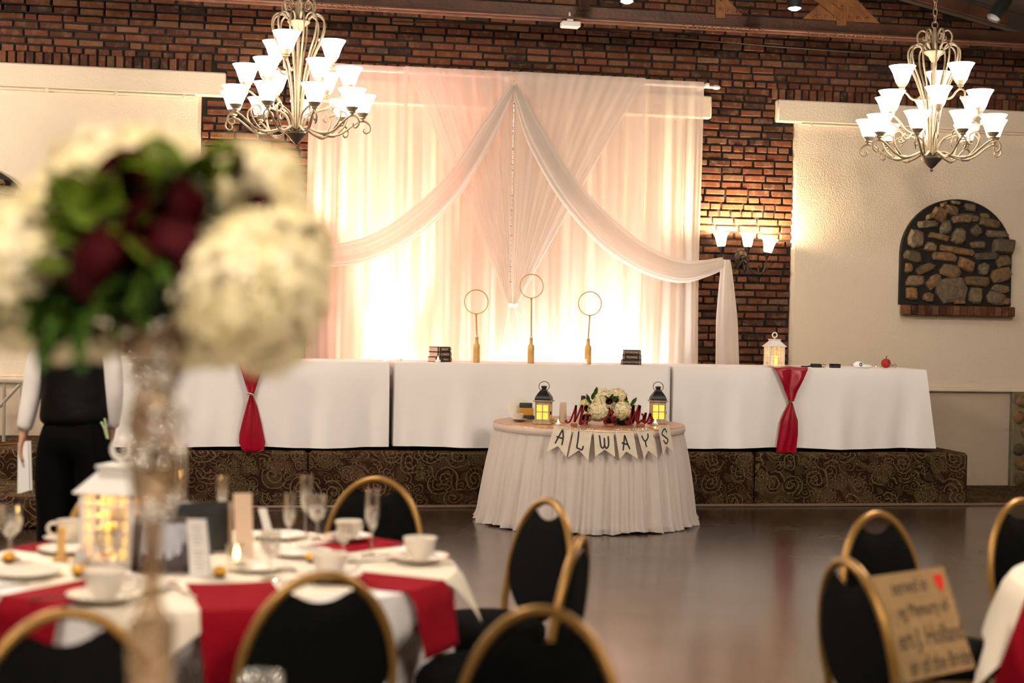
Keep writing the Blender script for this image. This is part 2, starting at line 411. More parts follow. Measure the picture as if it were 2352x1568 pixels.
emat('led_candle', (1.0, 0.62, 0.10), 1.25)
emat('spot_lens', (0.9, 0.95, 1.0), 9.0)
mat('skin', (0.56, 0.30, 0.20), 0.5, spec=0.4)
mat('shirt', (0.72, 0.68, 0.67), 0.75, None, 1, 12, 0.15, 0.02)
mat('vest', (0.0035, 0.0035, 0.0035), 0.55, None, 1, 14, 0.3, 0.02, spec=0.1)
mat('trousers', (0.003, 0.003, 0.0032), 0.9, spec=0.05)
mat('hair', (0.03, 0.018, 0.012), 0.5, None, 1, 60, 0.4)
# ---------------------------------------------------------------- room shell
YW, YS, ZS = 13.80, 12.33, 0.46           # brick wall, stage front, stage height
XL, XR, YB = -8.5, 10.5, -6.0
RIDGE_X, RIDGE_Z, RSL = 1.5, 5.72, 0.207
def roofz(x): return RIDGE_Z-RSL*abs(x-RIDGE_X)
mb = MB(); mb.box(((XL+XR)/2, (YB+YW)/2, -0.05), (XR-XL, YW-YB+0.6, 0.1)); struct('floor', mb, MATS['floor_wood'])
for nm, xa, xb in (('ceiling_left', XL, RIDGE_X), ('ceiling_right', RIDGE_X, XR)):
    mb = MB(); za, zb = roofz(xa), roofz(xb)
    mb.add([(xa, YB, za), (xb, YB, zb), (xb, YW+0.3, zb), (xa, YW+0.3, za), (xa, YB, za+0.12), (xb, YB, zb+0.12), (xb, YW+0.3, zb+0.12), (xa, YW+0.3, za+0.12)],
           [(0, 1, 2, 3), (4, 7, 6, 5), (0, 4, 5, 1), (1, 5, 6, 2), (2, 6, 7, 3), (3, 7, 4, 0)])
    o = struct(nm, mb, MATS['ceiling_wood'])
    # rafters run down the slope
    n = 7
    for i in range(n):
        y = 13.35-i*2.6; rb = MB()
        d = 0.16; rb.add([(xa, y-.05, za), (xb, y-.05, zb), (xb, y+.05, zb), (xa, y+.05, za), (xa, y-.05, za-d), (xb, y-.05, zb-d), (xb, y+.05, zb-d), (xa, y+.05, za-d)],
           [(0, 1, 2, 3), (4, 7, 6, 5), (0, 4, 5, 1), (1, 5, 6, 2), (2, 6, 7, 3), (3, 7, 4, 0)])
        rb.build('rafter', MATS['ceiling_wood'], o, False)
for nm, x in (('wall_left', XL), ('wall_right', XR)):
    mb = MB(); mb.box((x, (YB+YW)/2, roofz(x)/2), (0.2, YW-YB, roofz(x))); struct(nm, mb, MATS['hall_wall'])
# back wall: dark mortar core, gable outline
mb = MB(); pts = [(XL, YW, 0), (XR, YW, 0), (XR, YW, roofz(XR)), (RIDGE_X, YW, RIDGE_Z), (XL, YW, roofz(XL))]
mb.poly(pts, (0, 0.3, 0)); wall = struct('wall_back', mb, MATS['mortar'])

ZH0, ZH1 = 3.46, 3.67
PAN = [(XL, -0.23), (0.98, 4.22), (5.29, XR)]                 # plaster infill panels
HDR = [(XL, -0.02), (0.75, 4.45), (5.10, XR)]                 # plastered lintels above them
COURSE, BL, MO = 0.0682, 0.197, 0.0185
brick_me = []
for k in range(4):
    mb = MB(); rr = random.Random(40+k); mb.box((0, 0, 0), (1, 1, 1), 0.001)
    V = []
    for p in CB_V:
        V.append((( .5-(0 if abs(p[0]) > .95 else .03))*(1 if p[0] > 0 else -1)+rr.uniform(-.008, .008), (.5-(0 if abs(p[1]) > .95 else .18))*(1 if p[1] > 0 else -1)+rr.uniform(-.03, .03), (.5-(0 if abs(p[2]) > .95 else .09))*(1 if p[2] > 0 else -1)+rr.uniform(-.025, .025)))
    mb = MB(); mb.add(V, CB_F); brick_me.append(mb.mesh('brick', MATS['brick'], False))
rb = random.Random(11); bricks = []
def put(x0, x1, z0, z1):
    if x1-x0 < 0.03: return
    bricks.append((x0, x1, z0, z1))
def clipspans(x0, x1, z0, z1):
    """cut the span where a panel or lintel covers it"""
    sp = [(x0, x1)]
    for (a, b), lo, hi in [(p, -1, ZH0) for p in PAN]+[(h, ZH0-0.001, ZH1) for h in HDR]:
        if z1 > lo+0.02 and z0 < hi-0.02:
            new = []
            for s, e in sp:
                if b <= s or a >= e: new.append((s, e)); continue
                if s < a: new.append((s, a-0.006))
                if e > b: new.append((b+0.006, e))
            sp = new
    for a, b, in ((XL, -0.10), (5.06, XR)):
        if z1 > ZH1 and z0 < ZH1+0.115-0.02:
            new = []
            for s, e in sp:
                if b <= s or a >= e: new.append((s, e)); continue
                if s < a: new.append((s, a))
                if e > b: new.append((b, e))
            sp = new
    return sp
row = 0; z = 0.50
while z < 5.6:
    head = row % 9 == 3
    x = -2.8-(row % 2)*(BL+MO)/2+rb.uniform(-.02, .02)
    while x < 8.6:
        l = (0.094 if head else BL)*rb.uniform(0.93, 1.05)
        if not head and rb.random() < 0.06: l = 0.094
        zc = z+COURSE/2
        if zc < roofz(x+l/2)-0.05:
            for s, e in clipspans(x, x+l, z, z+COURSE): put(s, e, z+MO/2+rb.uniform(-.003, .003), z+COURSE-MO/2+rb.uniform(-.003, .003))
        x += l+MO*rb.uniform(.8, 1.3)
    z += COURSE; row += 1
for a, b in ((-2.8, -0.10), (5.06, 8.6)):                 # rowlock course over the lintels
    x = a
    while x < b-0.05:
        l = 0.057*rb.uniform(.95, 1.08); put(x, min(x+l, b), ZH1+0.008, ZH1+0.108); x += l+MO
CUR_Y = 13.40
cl, cr = atY(712, 500, CUR_Y), atY(1610, 500, CUR_Y)
def proj(p):
    v = [p[i]-CAM[i] for i in range(3)]; d = sum(v[i]*FW[i] for i in range(3))
    return CX+F*sum(v[i]*EX[i] for i in range(3))/d, CY-F*sum(v[i]*EY[i] for i in range(3))/d, d
vis = []
for i, (x0, x1, z0, z1) in enumerate(bricks):
    px, py, d = proj(((x0+x1)/2, YW, (z0+z1)/2))
    seen = -10 < px < 2360 and -5 < py < 845 and not (712 < px < 1612 and py > 190) and not (px < 712 and py > 370 )
    if seen: vis.append(((x1-x0)*(z1-z0)/d/d*(1.35 if 1600 < px < 1830 else 1.0), i))
vis.sort(reverse=True); single = {i for _, i in vis[:300]}
rest = MB()
for i, (x0, x1, z0, z1) in enumerate(bricks):
    dp = 0.032+rb.uniform(-.006, .008); c = ((x0+x1)/2, YW-dp/2+0.008, (z0+z1)/2); tl = rb.uniform(-.008, .008)
    if i in single:
        inst('brick', brick_me[i % 4], wall, c, (0, tl, 0), (x1-x0, dp, z1-z0))
    else:
        q = rb.randrange(4); ct, st = math.cos(tl), math.sin(tl); V = []
        for v in brick_me[q].vertices:
            a, b, cc = v.co.x*(x1-x0), v.co.y*dp, v.co.z*(z1-z0); V.append((c[0]+a*ct+cc*st, c[1]+b, c[2]-a*st+cc*ct))
        rest.add(V, [tuple(p.vertices) for p in brick_me[q].polygons])
o = rest.build('brick_field', MATS['brick'], wall, False); o['kind'] = 'stuff'

# plaster panels, lintels, ledges
for i, ((a, b), (c, d)) in enumerate(zip(PAN, HDR)):
    mb = MB(); mb.box(((a+b)/2, YW+0.04, (ZH0+0.95)/2+0.01), (b-a, 0.17, ZH0-0.95+0.04), 0.03)
    p = mb.build('plaster_panel', MATS['plaster'], wall, True)
    mb = MB(); mb.box(((c+d)/2, YW+0.02, (ZH0+ZH1)/2), (d-c, 0.22, ZH1-ZH0), 0.012)
    p = mb.build('lintel', MATS['plaster'], wall, True)
    mb = MB(); mb.box(((a+b)/2, YW+0.05, 0.47), (b-a, 0.16, 0.94), 0.01); mb.build('lower_panel', MATS['plaster_lower'], wall, True)
    mb = MB(); mb.box(((a+b)/2, YW-0.02, 0.945), (b-a, 0.13, 0.035), 0.008); mb.build('ledge', MATS['plaster'], wall, True)
# conduit under the left and right lintels
for a, b, zz in ((-2.8, -0.28, ZH0-0.012), (5.34, 8.5, ZH0-0.012)):
    mb = MB(); mb.tube([(a, YW-0.075, zz), (b, YW-0.075, zz)], 0.011, 8)
    for k in range(5):
        x = lerp(a+.1, b-.1, k/4); mb.box((x, YW-0.07, zz), (0.03, 0.035, 0.035), 0.004)
    mb.build('conduit', MATS['plaster'], wall, True)

# ---------------------------------------------------------------- arched stone insets
def stonemat():
    m, nt, N, L, b = nodes_of('stone')
    ge = N.new('ShaderNodeNewGeometry'); oi = N.new('ShaderNodeObjectInfo')
    base = ramp(nt, oi.outputs['Random'], ((0.0, (0.13, 0.095, 0.055)), (0.25, (0.23, 0.13, 0.055)), (0.5, (0.18, 0.145, 0.095)), (0.7, (0.27, 0.145, 0.06)), (0.85, (0.09, 0.075, 0.045)), (1.0, (0.25, 0.18, 0.12))))
    n = noise(nt, ge.outputs['Position'], 24, 5, 0.65); n2 = noise(nt, ge.outputs['Position'], 90, 3, 0.6)
    L.new(mixcol(nt, math_(nt, 'MULTIPLY', ramp(nt, n.outputs[0], ((0.4, (0, 0, 0)), (0.65, (1, 1, 1)))), 0.6), base, (0.05, 0.034, 0.018)), b.inputs['Base Color'])
    setp(b, rough=0.8, spec=0.3); bump(nt, b, n2.outputs[0], 0.6, 0.006); return m
stonemat()
mat('arch_mortar', (0.008, 0.0065, 0.005), 0.9, (0.014, 0.0115, 0.009), 20, 40, 0.5)
# stones of the inset (centre, size in 1631-pixel close-up units, tilt in degrees, sides)
STONES = [(678, 243, 180, 130, 10, 6), (820, 335, 245, 105, -4, 6), (550, 290, 170, 150, 25, 5), (405, 413, 240, 85, -3, 6), (625, 440, 130, 150, 5, 5), (985, 480, 115, 120, -40, 5),
    (1145, 380, 250, 100, 10, 5), (1085, 292, 105, 65, 5, 5), (1238, 510, 255, 85, 0, 7), (275, 595, 175, 190, 15, 4), (540, 560, 225, 75, 12, 5), (775, 550, 165, 180, 8, 6),
    (1010, 640, 185, 80, 0, 6), (1310, 650, 270, 165, 5, 7), (445, 680, 150, 115, 5, 5), (745, 715, 400, 75, 9, 6), (1110, 780, 300, 90, -3, 6), (245, 800, 210, 120, 18, 6),
    (605, 795, 290, 95, 2, 6), (1325, 825, 180, 130, -8, 5), (880, 885, 195, 140, 15, 6), (390, 945, 235, 100, -20, 5), (190, 945, 75, 110, 5, 5), (690, 965, 240, 150, 10, 6),
    (1080, 930, 125, 125, 5, 4), (1295, 1000, 260, 150, -12, 5), (270, 1095, 210, 130, -3, 4), (490, 1095, 190, 130, -32, 4), (1000, 1075, 285, 110, 5, 5), (1295, 1160, 210, 85, 8, 6),
    (700, 1195, 350, 270, -8, 6), (240, 1245, 130, 130, 0, 5), (430, 1285, 120, 100, 0, 3), (1000, 1250, 160, 170, 5, 6), (1240, 1275, 230, 150, 12, 5), (1340, 1310, 130, 80, 10, 5),
    (440, 320, 120, 60, -25, 5), (720, 150, 110, 45, 5, 5), (590, 170, 80, 45, -20, 5), (960, 330, 90, 70, 0, 5), (800, 1330, 150, 50, 0, 5), (900, 200, 130, 90, 15, 5)]
def stone_inset(name, label, xl, xr, zb, ztop, seed):
    wd = xr-xl; t = thing(name, label, 'stone inset', (xl, YW-0.095, zb-0.105)); h = ztop-zb; zb0 = 0.105
    y0 = 0.0; r = wd/2; pts = [(0, y0, zb0), (wd, y0, zb0)]
    zs = h-r*0.93
    for k in range(25):
        a = PI*k/24; pts.append((r+r*math.cos(a), y0, zb0+zs+r*0.93*math.sin(a)))
    mb = MB(); mb.poly(pts, (0, 0.05, 0)); mb.build('mortar_bed', MATS['arch_mortar'], t, False)
    rr = random.Random(seed); u = wd/1320.0
    for cx, cz, sw, sh, tl, ns in STONES:
        x = (cx-108)*u; zc = zb0+(1370-cz)*u*h/(1265*u)
        pp = []; ph = rr.uniform(-.2, .2)
        nn = 8
        for k in range(nn):
            a = 2*PI*k/nn+ph+rr.uniform(-.2, .2); e = 0.5/max(abs(math.cos(a)), abs(math.sin(a)))**rr.uniform(.55, .95)*rr.uniform(.84, 1.02)
            q = (e*math.cos(a)*sw*u*1.12, e*math.sin(a)*sh*u*1.14); c, s = math.cos(math.radians(-tl)), math.sin(math.radians(-tl))
            pp.append((q[0]*c-q[1]*s, q[0]*s+q[1]*c))
        d1, d2 = -0.022*rr.uniform(.7, 1.3), -0.045*rr.uniform(.7, 1.3)
        V = [(p[0]*1.0, 0.005, p[1]*1.0) for p in pp]+[(p[0]*.97, d1, p[1]*.97) for p in pp]+[(p[0]*.68+rr.uniform(-.006, .006), d2+rr.uniform(-.006, .006), p[1]*.68) for p in pp]+[(0, d2*1.1, 0)]
        Fc = [(k, (k+1) % nn, nn+(k+1) % nn, nn+k) for k in range(nn)]+[(nn+k, nn+(k+1) % nn, 2*nn+(k+1) % nn, 2*nn+k) for k in range(nn)]+[(2*nn+k, 2*nn+(k+1) % nn, 3*nn) for k in range(nn)]
        mb = MB(); mb.add(V, Fc); mb.build('stone', MATS['stone'], t, False, loc=(x, 0, zc))
    n = 16
    for k in range(n):
        x = lerp(0.005, wd+0.01, (k+.5)/n); inst('sill_brick', brick_me[k % 4], t, (x, -0.035, 0.05), (0, 0, 0), (wd/n*0.93, 0.09, 0.095))
    return t
pa, pb, ptop = atY(2062, 700, YW-.045), atY(2315, 708, YW-.045), atY(2185, 460, YW-.045)
zb_, zt_ = 1.765, 2.79
stone_inset('stone_arch_inset', 'arched rubble stone inset with brick sill above the pumpkin on the head table', pa.x, pb.x, zb_, zt_, 3)
xq = atY(84, 440, YW-.045).x
stone_inset('stone_arch_inset', 'arched rubble stone inset in the plaster wall behind the flower centrepiece', xq-(pb.x-pa.x), xq, zb_, zt_, 5)

# stone pier on the lower wall at the right
t = thing('stone_pier', 'river stone pier under the plaster ledge at the carpet edge', 'stone pier', (7.58, YW-0.10, 0))
mb = MB(); mb.box((0.55, 0.036, 0.4625), (1.1, 0.072, 0.925), 0.01); mat('pier_mortar', (0.22, 0.18, 0.10), 0.9, (0.15, 0.12, 0.07), 10, 30, 0.5); mb.build('mortar_bed', MATS['pier_mortar'], t, False)
rr = random.Random(9)
for iz in range(6):
    for ix in range(6):
        x = 0.09+ix*0.19+rr.uniform(-.03, .03)+(iz % 2)*.05; z = 0.085+iz*0.150+rr.uniform(-.015, .008)
        mb = MB(); mb.sphere((0, 0, 0), 1, 10, 6, (rr.uniform(.06, .095), 0.035, rr.uniform(.05, .070)))
        mb.build('stone', MATS['stone'], t, True, loc=(min(x, 1.02), -0.005, z))

# ---------------------------------------------------------------- stage, step, carpet
mb = MB(); x0, x1 = -4.5, 6.42
st = MB(); st.box(((x0+x1)/2, (YS+YW)/2+0.03, ZS/2-.01), (x1-x0, YW-YS-0.1, ZS-.02)); stage = struct('stage', st, MATS['carpet'])
for a, b in ((x0, 0.68), (0.68, 4.46), (4.46, x1)):
    mb = MB(); mb.box(((a+b)/2, (YS+YW)/2-0.02, ZS/2), (b-a-0.012, YW-YS-0.04, ZS), 0.025); mb.build('carpet_section', MATS['carpet'], stage, True, 20)
mb = MB(); mb.box(((x0+x1)/2, YS-0.012, 0.012), (x1-x0, 0.03, 0.024), 0.006); mat('trim_strip', (0.20, 0.13, 0.09), 0.5); mb.build('edge_strip', MATS['trim_strip'], stage)
mb = MB(); mb.box((-2.4, (11.23+YS)/2, 0.115), (2.4, YS-11.23-.005, 0.23), 0.02); o = struct('stage_step', mb, MATS['carpet'], None, True)
mb = MB(); mb.box((7.4+1.5, 13.05, 0.006), (2*(7.4+1.5-6.43), 1.42, 0.012)); struct('carpet_strip', mb, MATS['carpet'])
mb = MB(); mb.box((8.9, 12.33, 0.010), (2*(8.9-6.43), 0.025, 0.02), 0.004); struct('trim_1', mb, MATS['trim_strip'])

# ---------------------------------------------------------------- steel truss under the roof
YT = 12.75
zt = atY(1176, 30, YT).z
t = thing('steel_truss', 'riveted rust brown steel roof truss in front of the brick gable', 'truss', (0, YT, zt))
mb = MB(); mb.box((1.9, 0, 0.035), (11.6, 0.03, 0.11), 0.004); mb.box((1.9, -0.045, -0.02), (11.6, 0.075, 0.012), 0.003); mb.build('bottom_chord', MATS['rust_steel'], t)
mat('flange_highlight', (0.20, 0.085, 0.05), 0.45, (0.13, 0.055, 0.032), 6, metal=0.3)  # lighter tone puts the highlight on the lower flange into its colour
mb = MB(); mb.box((1.9, -0.05, -0.030), (11.6, 0.06, 0.008), 0.002); mb.box((1.9, 0.0, -0.042), (11.6, 0.014, 0.02), 0.002); mb.build('lower_flange', MATS['flange_highlight'], t)
def tx(px): return atY(px, 40, YT).x
for pc, w0 in ((1930, 0.36), (1652, 0.2), (1340, 0.0), (760, 0.34), (300, 0.34)):
    xc = tx(pc)
    if w0:
        for s in ((-1, 1) if w0 > .3 else (1,)):
            mb = MB(); mb.poly([(xc+s*0.02, -0.03, 0.09), (xc+s*w0, -0.03, 0.09), (xc+s*0.02, -0.03, 0.09+w0*.85)], (0, 0.012, 0)); mb.build('gusset_plate', MATS['rust_gusset'], t, False)
    hh = roofz(xc)-0.30-zt; mb = MB(); mb.box((xc, -0.01, 0.05+hh/2), (0.09, 0.05, hh), 0.004); mb.build('strut', MATS['rust_gusset' if w0 else 'rust_steel'], t)
    if w0 > .3:
        for s in (-1,):
            xe = xc+s*0.75; a = Vector((xc, -0.045, 0.12)); b = Vector((xe, -0.045, min(0.95, roofz(xe)-.30-zt))); d = b-a
            mb = MB(); mb.box((a+b)/2, (0.075, 0.03, d.length), 0.003, Matrix.Rotation(math.atan2(d.x, d.z), 3, 'Y')); mb.build('diagonal', MATS['rust_gusset'], t)
for s in (-1, 1):
    a = Vector((RIDGE_X, 0, RIDGE_Z-.27-zt)); b = Vector((RIDGE_X+s*5.4, 0, roofz(RIDGE_X+s*5.4)-.27-zt)); d = b-a
    mb = MB(); mb.box((a+b)/2, (0.10, 0.05, d.length), 0.004, Matrix.Rotation(math.atan2(d.x, d.z), 3, 'Y')); mb.build('top_chord', MATS['rust_steel'], t)
rv = MB(); rr = random.Random(2)
for pc in (1930, 1652, 760, 300):
    xc = tx(pc)
    for k in range(-4, 5): rv.sphere((xc+k*0.085, -0.075, -0.034), 0.011, 8, 5); rv.sphere((xc+k*0.085+.04, -0.055, -0.036), 0.011, 8, 5)
    for k in range(4): rv.sphere((xc, -0.04, 0.13+k*0.08), 0.013, 8, 5)
    for k in range(3): rv.sphere((xc+0.07+k*.08, -0.04, 0.12), 0.012, 8, 5); rv.sphere((xc-0.07-k*.08, -0.04, 0.12), 0.012, 8, 5)
o = rv.build('rivets', MATS['rust_gusset'], t); o['kind'] = 'stuff'
# sagging cable along the truss
mb = MB(); pa_, pb_ = atY(1640, 95, 13.2), atY(2060, 121, 13.2)
mb.tube(smooth_path([atY(900, 50, 13.2), atY(1250, 62, 13.2), pa_, atY(1850, 112, 13.2), pb_, atY(2352, 100, 13.2)], 6), 0.006, 6)
o = mb.build('cable', MATS['iron']); tag(o, 'thin dark cable sagging below the steel truss', 'cable')
mb = MB(); pp = atY(1310, 57, YT-.05); mb.box((0, 0, 0.03), (0.16, 0.10, 0.05), 0.008); mb.box((0, 0.02, 0.07), (0.05, 0.05, 0.05), 0.004); mb.tube([(0, .03, .08), (0, .05, .16)], 0.012, 8)
o = mb.build('junction_box', MATS['white_paint'], loc=(pp.x, pp.y, pp.z-.03)); tag(o, 'small white box fixed under the steel truss', 'box')
def spotlight(label, px, py, d, dx, dz, lit):
    p = atD(px, py, d); t = thing('spotlight', label, 'spotlight', p)
    ax = Vector((dx, 0.1, dz)).normalized(); rot = Vector((0, 0, 1)).rotation_difference(ax).to_matrix()
    mb = MB(); mb.lathe([(0.04, 0.012), (0.056, 0.0), (0.058, 0.06), (0.055, 0.20), (0.03, 0.24)], 20, rot=rot); mb.build('housing', MATS['black_plastic'], t)
    mb = MB(); mb.lathe([(0.0, -0.012), (0.03, -0.010), (0.052, 0.004), (0.05, 0.012)], 20, rot=rot, capt=False); mb.build('lens', MATS['spot_lens' if lit else 'black_plastic'], t)
    mb = MB(); e = ax*0.18; mb.tube([(e.x, e.y, e.z), (e.x, e.y+.02, e.z+.12), (e.x, e.y+.02, roofz(p.x)-p.z+.02)], 0.014, 8); mb.build('stem', MATS['black_plastic'], t)
spotlight('black cylinder spotlight with a lit white lens beside the truss gusset', 1825, 20, 12.3, 0.03, 1, True)
spotlight('black cylinder spotlight with a lit lens above the white box', 1440, 4, 12.3, 0.03, 1, True)
spotlight('unlit black spotlight tilted under the sloping roof', 2282, 42, 12.0, 0.55, 0.8, False)
# ---------------------------------------------------------------- chandeliers
def curl(c, r0, a0, turns, n=14, shrink=0.35):
    """spiral points in the (r, z) plane around centre c"""
    out = []
    for k in range(n+1):
        t = k/n; a = a0+turns*2*PI*t; rr = r0*(1-(1-shrink)*t); out.append((c[0]+rr*math.cos(a), c[1]+rr*math.sin(a)))
    return out
def turn(rz, ang):
    return [(r*math.sin(ang), -r*math.cos(ang), z) for r, z in rz]
SHADE = [(0.040, 0.0), (0.050, 0.008), (0.061, 0.04), (0.076, 0.085), (0.096, 0.122), (0.106, 0.136), (0.107, 0.139), (0.101, 0.135), (0.072, 0.085), (0.057, 0.04), (0.045, 0.012), (0.0, 0.010)]
CUP = [(0.006, -0.062), (0.016, -0.058), (0.012, -0.045), (0.026, -0.040), (0.024, -0.030), (0.040, -0.012), (0.048, 0.002), (0.0, 0.002)]
_mb = MB(); _mb.lathe(SHADE, 24, capb=False); SHADE_ME = _mb.mesh('glass_shade', MATS['shade_white'])
_mb = MB(); _mb.lathe(CUP, 16); CUP_ME = _mb.mesh('lamp_cup', MATS['chand_metal'])
def chandelier(label, loc, offs, W, col, full=True):
    t = thing('chandelier', label, 'chandelier', loc, 0, 'chandeliers under the roof truss')
    A = lambda rz: smooth_path([(r, 0, z) for r, z in rz], 5)
    low = [(0.035, 0.14), (0.10, 0.155), (0.17, 0.125), (0.26, 0.105), (0.34, 0.125), (0.42, 0.185), (0.475, 0.222), (0.52, 0.225), (0.556, 0.20), (0.562, 0.16), (0.535, 0.135), (0.510, 0.15), (0.515, 0.172)]
    low2 = [(0.31, 0.125), (0.355, 0.17), (0.385, 0.235), (0.375, 0.285), (0.335, 0.30), (0.305, 0.275), (0.31, 0.24), (0.335, 0.235)]
    mid = [(0.045, 0.13), (0.06, 0.20), (0.10, 0.26), (0.17, 0.29), (0.25, 0.32), (0.315, 0.385), (0.37, 0.425), (0.42, 0.425), (0.45, 0.395), (0.44, 0.36), (0.41, 0.355), (0.402, 0.375)]
    mid2 = [(0.20, 0.30), (0.235, 0.255), (0.27, 0.25), (0.285, 0.275), (0.265, 0.295)]
    top = [(0.105, 0.60), (0.14, 0.575), (0.185, 0.585), (0.225, 0.625), (0.265, 0.64), (0.30, 0.62), (0.305, 0.58), (0.28, 0.565), (0.265, 0.585)]
    rod = [(0.028, 0.13), (0.034, 0.25), (0.05, 0.42), (0.082, 0.58), (0.135, 0.73), (0.18, 0.83), (0.203, 0.92), (0.196, 0.985), (0.155, 1.02), (0.105, 1.012), (0.075, 0.975)]
    crown = [(0.07, 0.985), (0.105, 1.005), (0.130, 1.055), (0.132, 1.10), (0.105, 1.135), (0.07, 1.125), (0.052, 1.09), (0.066, 1.06), (0.088, 1.065), (0.088, 1.088)]
    def part(name, rz, angs, r0, r1=None, m='chand_metal'):
        for a in angs:
            P = [(p.x*math.sin(a), -p.x*math.cos(a), p.z) for p in A(rz)]; n = len(P)
            mb = MB(); mb.tube(P, [lerp(r0, r1 or r0, k/(n-1)) for k in range(n)], 7); yield mb.build(name, MATS[m], t)
    b0, m0, t0 = offs
    tiers = [('lower_arm', low, 9, b0, 0.50, 0.288, low2), ('middle_arm', mid, 6, m0, 0.39, 0.487, mid2), ('upper_arm', top, 3, t0, 0.262, 0.702, None)]
    for nm, rz, n, o0, rr, zz, sec in tiers:
        angs = [math.radians(o0+360/n*k) for k in range(n)]
        arms = list(part(nm, rz, angs, 0.0105, 0.006))
        for a, arm in zip(angs, arms):
            x, y = rr*math.sin(a), -rr*math.cos(a)
            inst('lamp_cup', CUP_ME, arm, (x, y, zz)); inst('glass_shade', SHADE_ME, arm, (x, y, zz))
            if sec:
                P = [(p.x*math.sin(a+.05), -p.x*math.cos(a+.05), p.z) for p in A(sec)]; mb = MB(); mb.tube(P, [lerp(.0085, .005, k/(len(P)-1)) for k in range(len(P))], 6); mb.build('scroll', MATS['chand_metal'], arm)
                s = [p for p in A(rz) if 0.24 < p.x < 0.33][:4] if nm == 'lower_arm' else []
                if s:
                    mb = MB(); mb.tube([(p.x*math.sin(a), -p.x*math.cos(a), p.z) for p in s], 0.0145, 8); mb.build('sleeve', MATS['chand_metal'], arm)
    list(part('cage_rod', rod, [2*PI*(k+.3)/12 for k in range(12)], 0.0075))
    list(part('crown_scroll', crown, [2*PI*(k+.1)/6 for k in range(6)], 0.0095, 0.006))
    mb = MB(); mb.lathe([(0.0, 0.0), (0.010, 0.004), (0.014, 0.015), (0.008, 0.027), (0.013, 0.032), (0.030, 0.045), (0.058, 0.078), (0.083, 0.103), (0.085, 0.110), (0.06, 0.118), (0.03, 0.14), (0.0, 0.15)], 24); mb.build('finial_bowl', MATS['chand_dark'], t)
    mb = MB(); mb.lathe([(0.0, 0.875), (0.015, 0.88), (0.03, 0.895), (0.045, 0.925), (0.085, 0.955), (0.088, 0.965), (0.05, 0.972), (0.02, 0.985), (0.02, 1.10), (0.012, 1.16), (0.0, 1.165)], 24); mb.lathe([(0.012, 0.12), (0.012, 0.9)], 8); mb.build('stem', MATS['chand_metal'], t)
    ch = MB(); z = 1.155; k = 0; topz = roofz(loc[0])-loc[2]
    while z < topz:
        rr = 0.026 if k == 0 else 0.016; L = 0.03 if k else 0.0; pts = []
        for j in range(12):
            a = 2*PI*j/12; q = (rr*math.cos(a), rr*math.sin(a)+(L if math.sin(a) > 0 else 0)+rr); pts.append((q[0], 0, z+q[1]) if k % 2 == 0 else (0, q[0], z+q[1]))
        ch.tube(pts, 0.0045, 5, True); z += 2*rr+L-0.008; k += 1
    ch.build('chain', MATS['chand_metal'], t)
    mb = MB(); mb.lathe([(0.06, topz-0.03), (0.065, topz-0.01), (0.065, topz+0.06)], 20); mb.build('ceiling_rose', MATS['chand_metal'], t)
    for a in range(3):
        lamp('POINT', 'chandelier_light', (0.30*math.sin(a*2.1+.9), -0.30*math.cos(a*2.1+.9), 0.42), W/3, col, t, 0.18)
    return t
cL = atD(681, 340, 11.67); cR = atD(2139, 395, 12.28)
chandelier('three tiered chandelier hanging in front of the curtain edge and brick wall', cL, (12, 22, -22), CHAND_W, CHAND_COL)
chandelier('three tiered chandelier hanging in front of the arched stone inset', cR, (-39, -20, 26), CHAND_W, CHAND_COL)
# unseen chandeliers added for brightness, above the dance floor and behind the camera
FILLC = chandelier('added unseen three tiered chandelier over the dining tables left of the aisle', (-1.6, 6.6, 3.75), (0, 10, 30), FILL_W, FILL_COL)
copy_tree(FILLC, None, (4.6, 6.2, 3.75), 0.4, 'added unseen three tiered chandelier over the dance floor right of the aisle')
copy_tree(FILLC, None, (-1.9, 0.4, 3.5), 0.9, 'added unseen three tiered chandelier over the back tables left of the aisle')
copy_tree(FILLC, None, (1.9, -0.3, 3.5), 1.6, 'added unseen three tiered chandelier over the back tables right of the aisle')

copy_tree(FILLC, None, (-4.54, 11.8, 2.82), 0.2, 'added unseen three tiered chandelier in front of the plaster wall left of the stage steps')

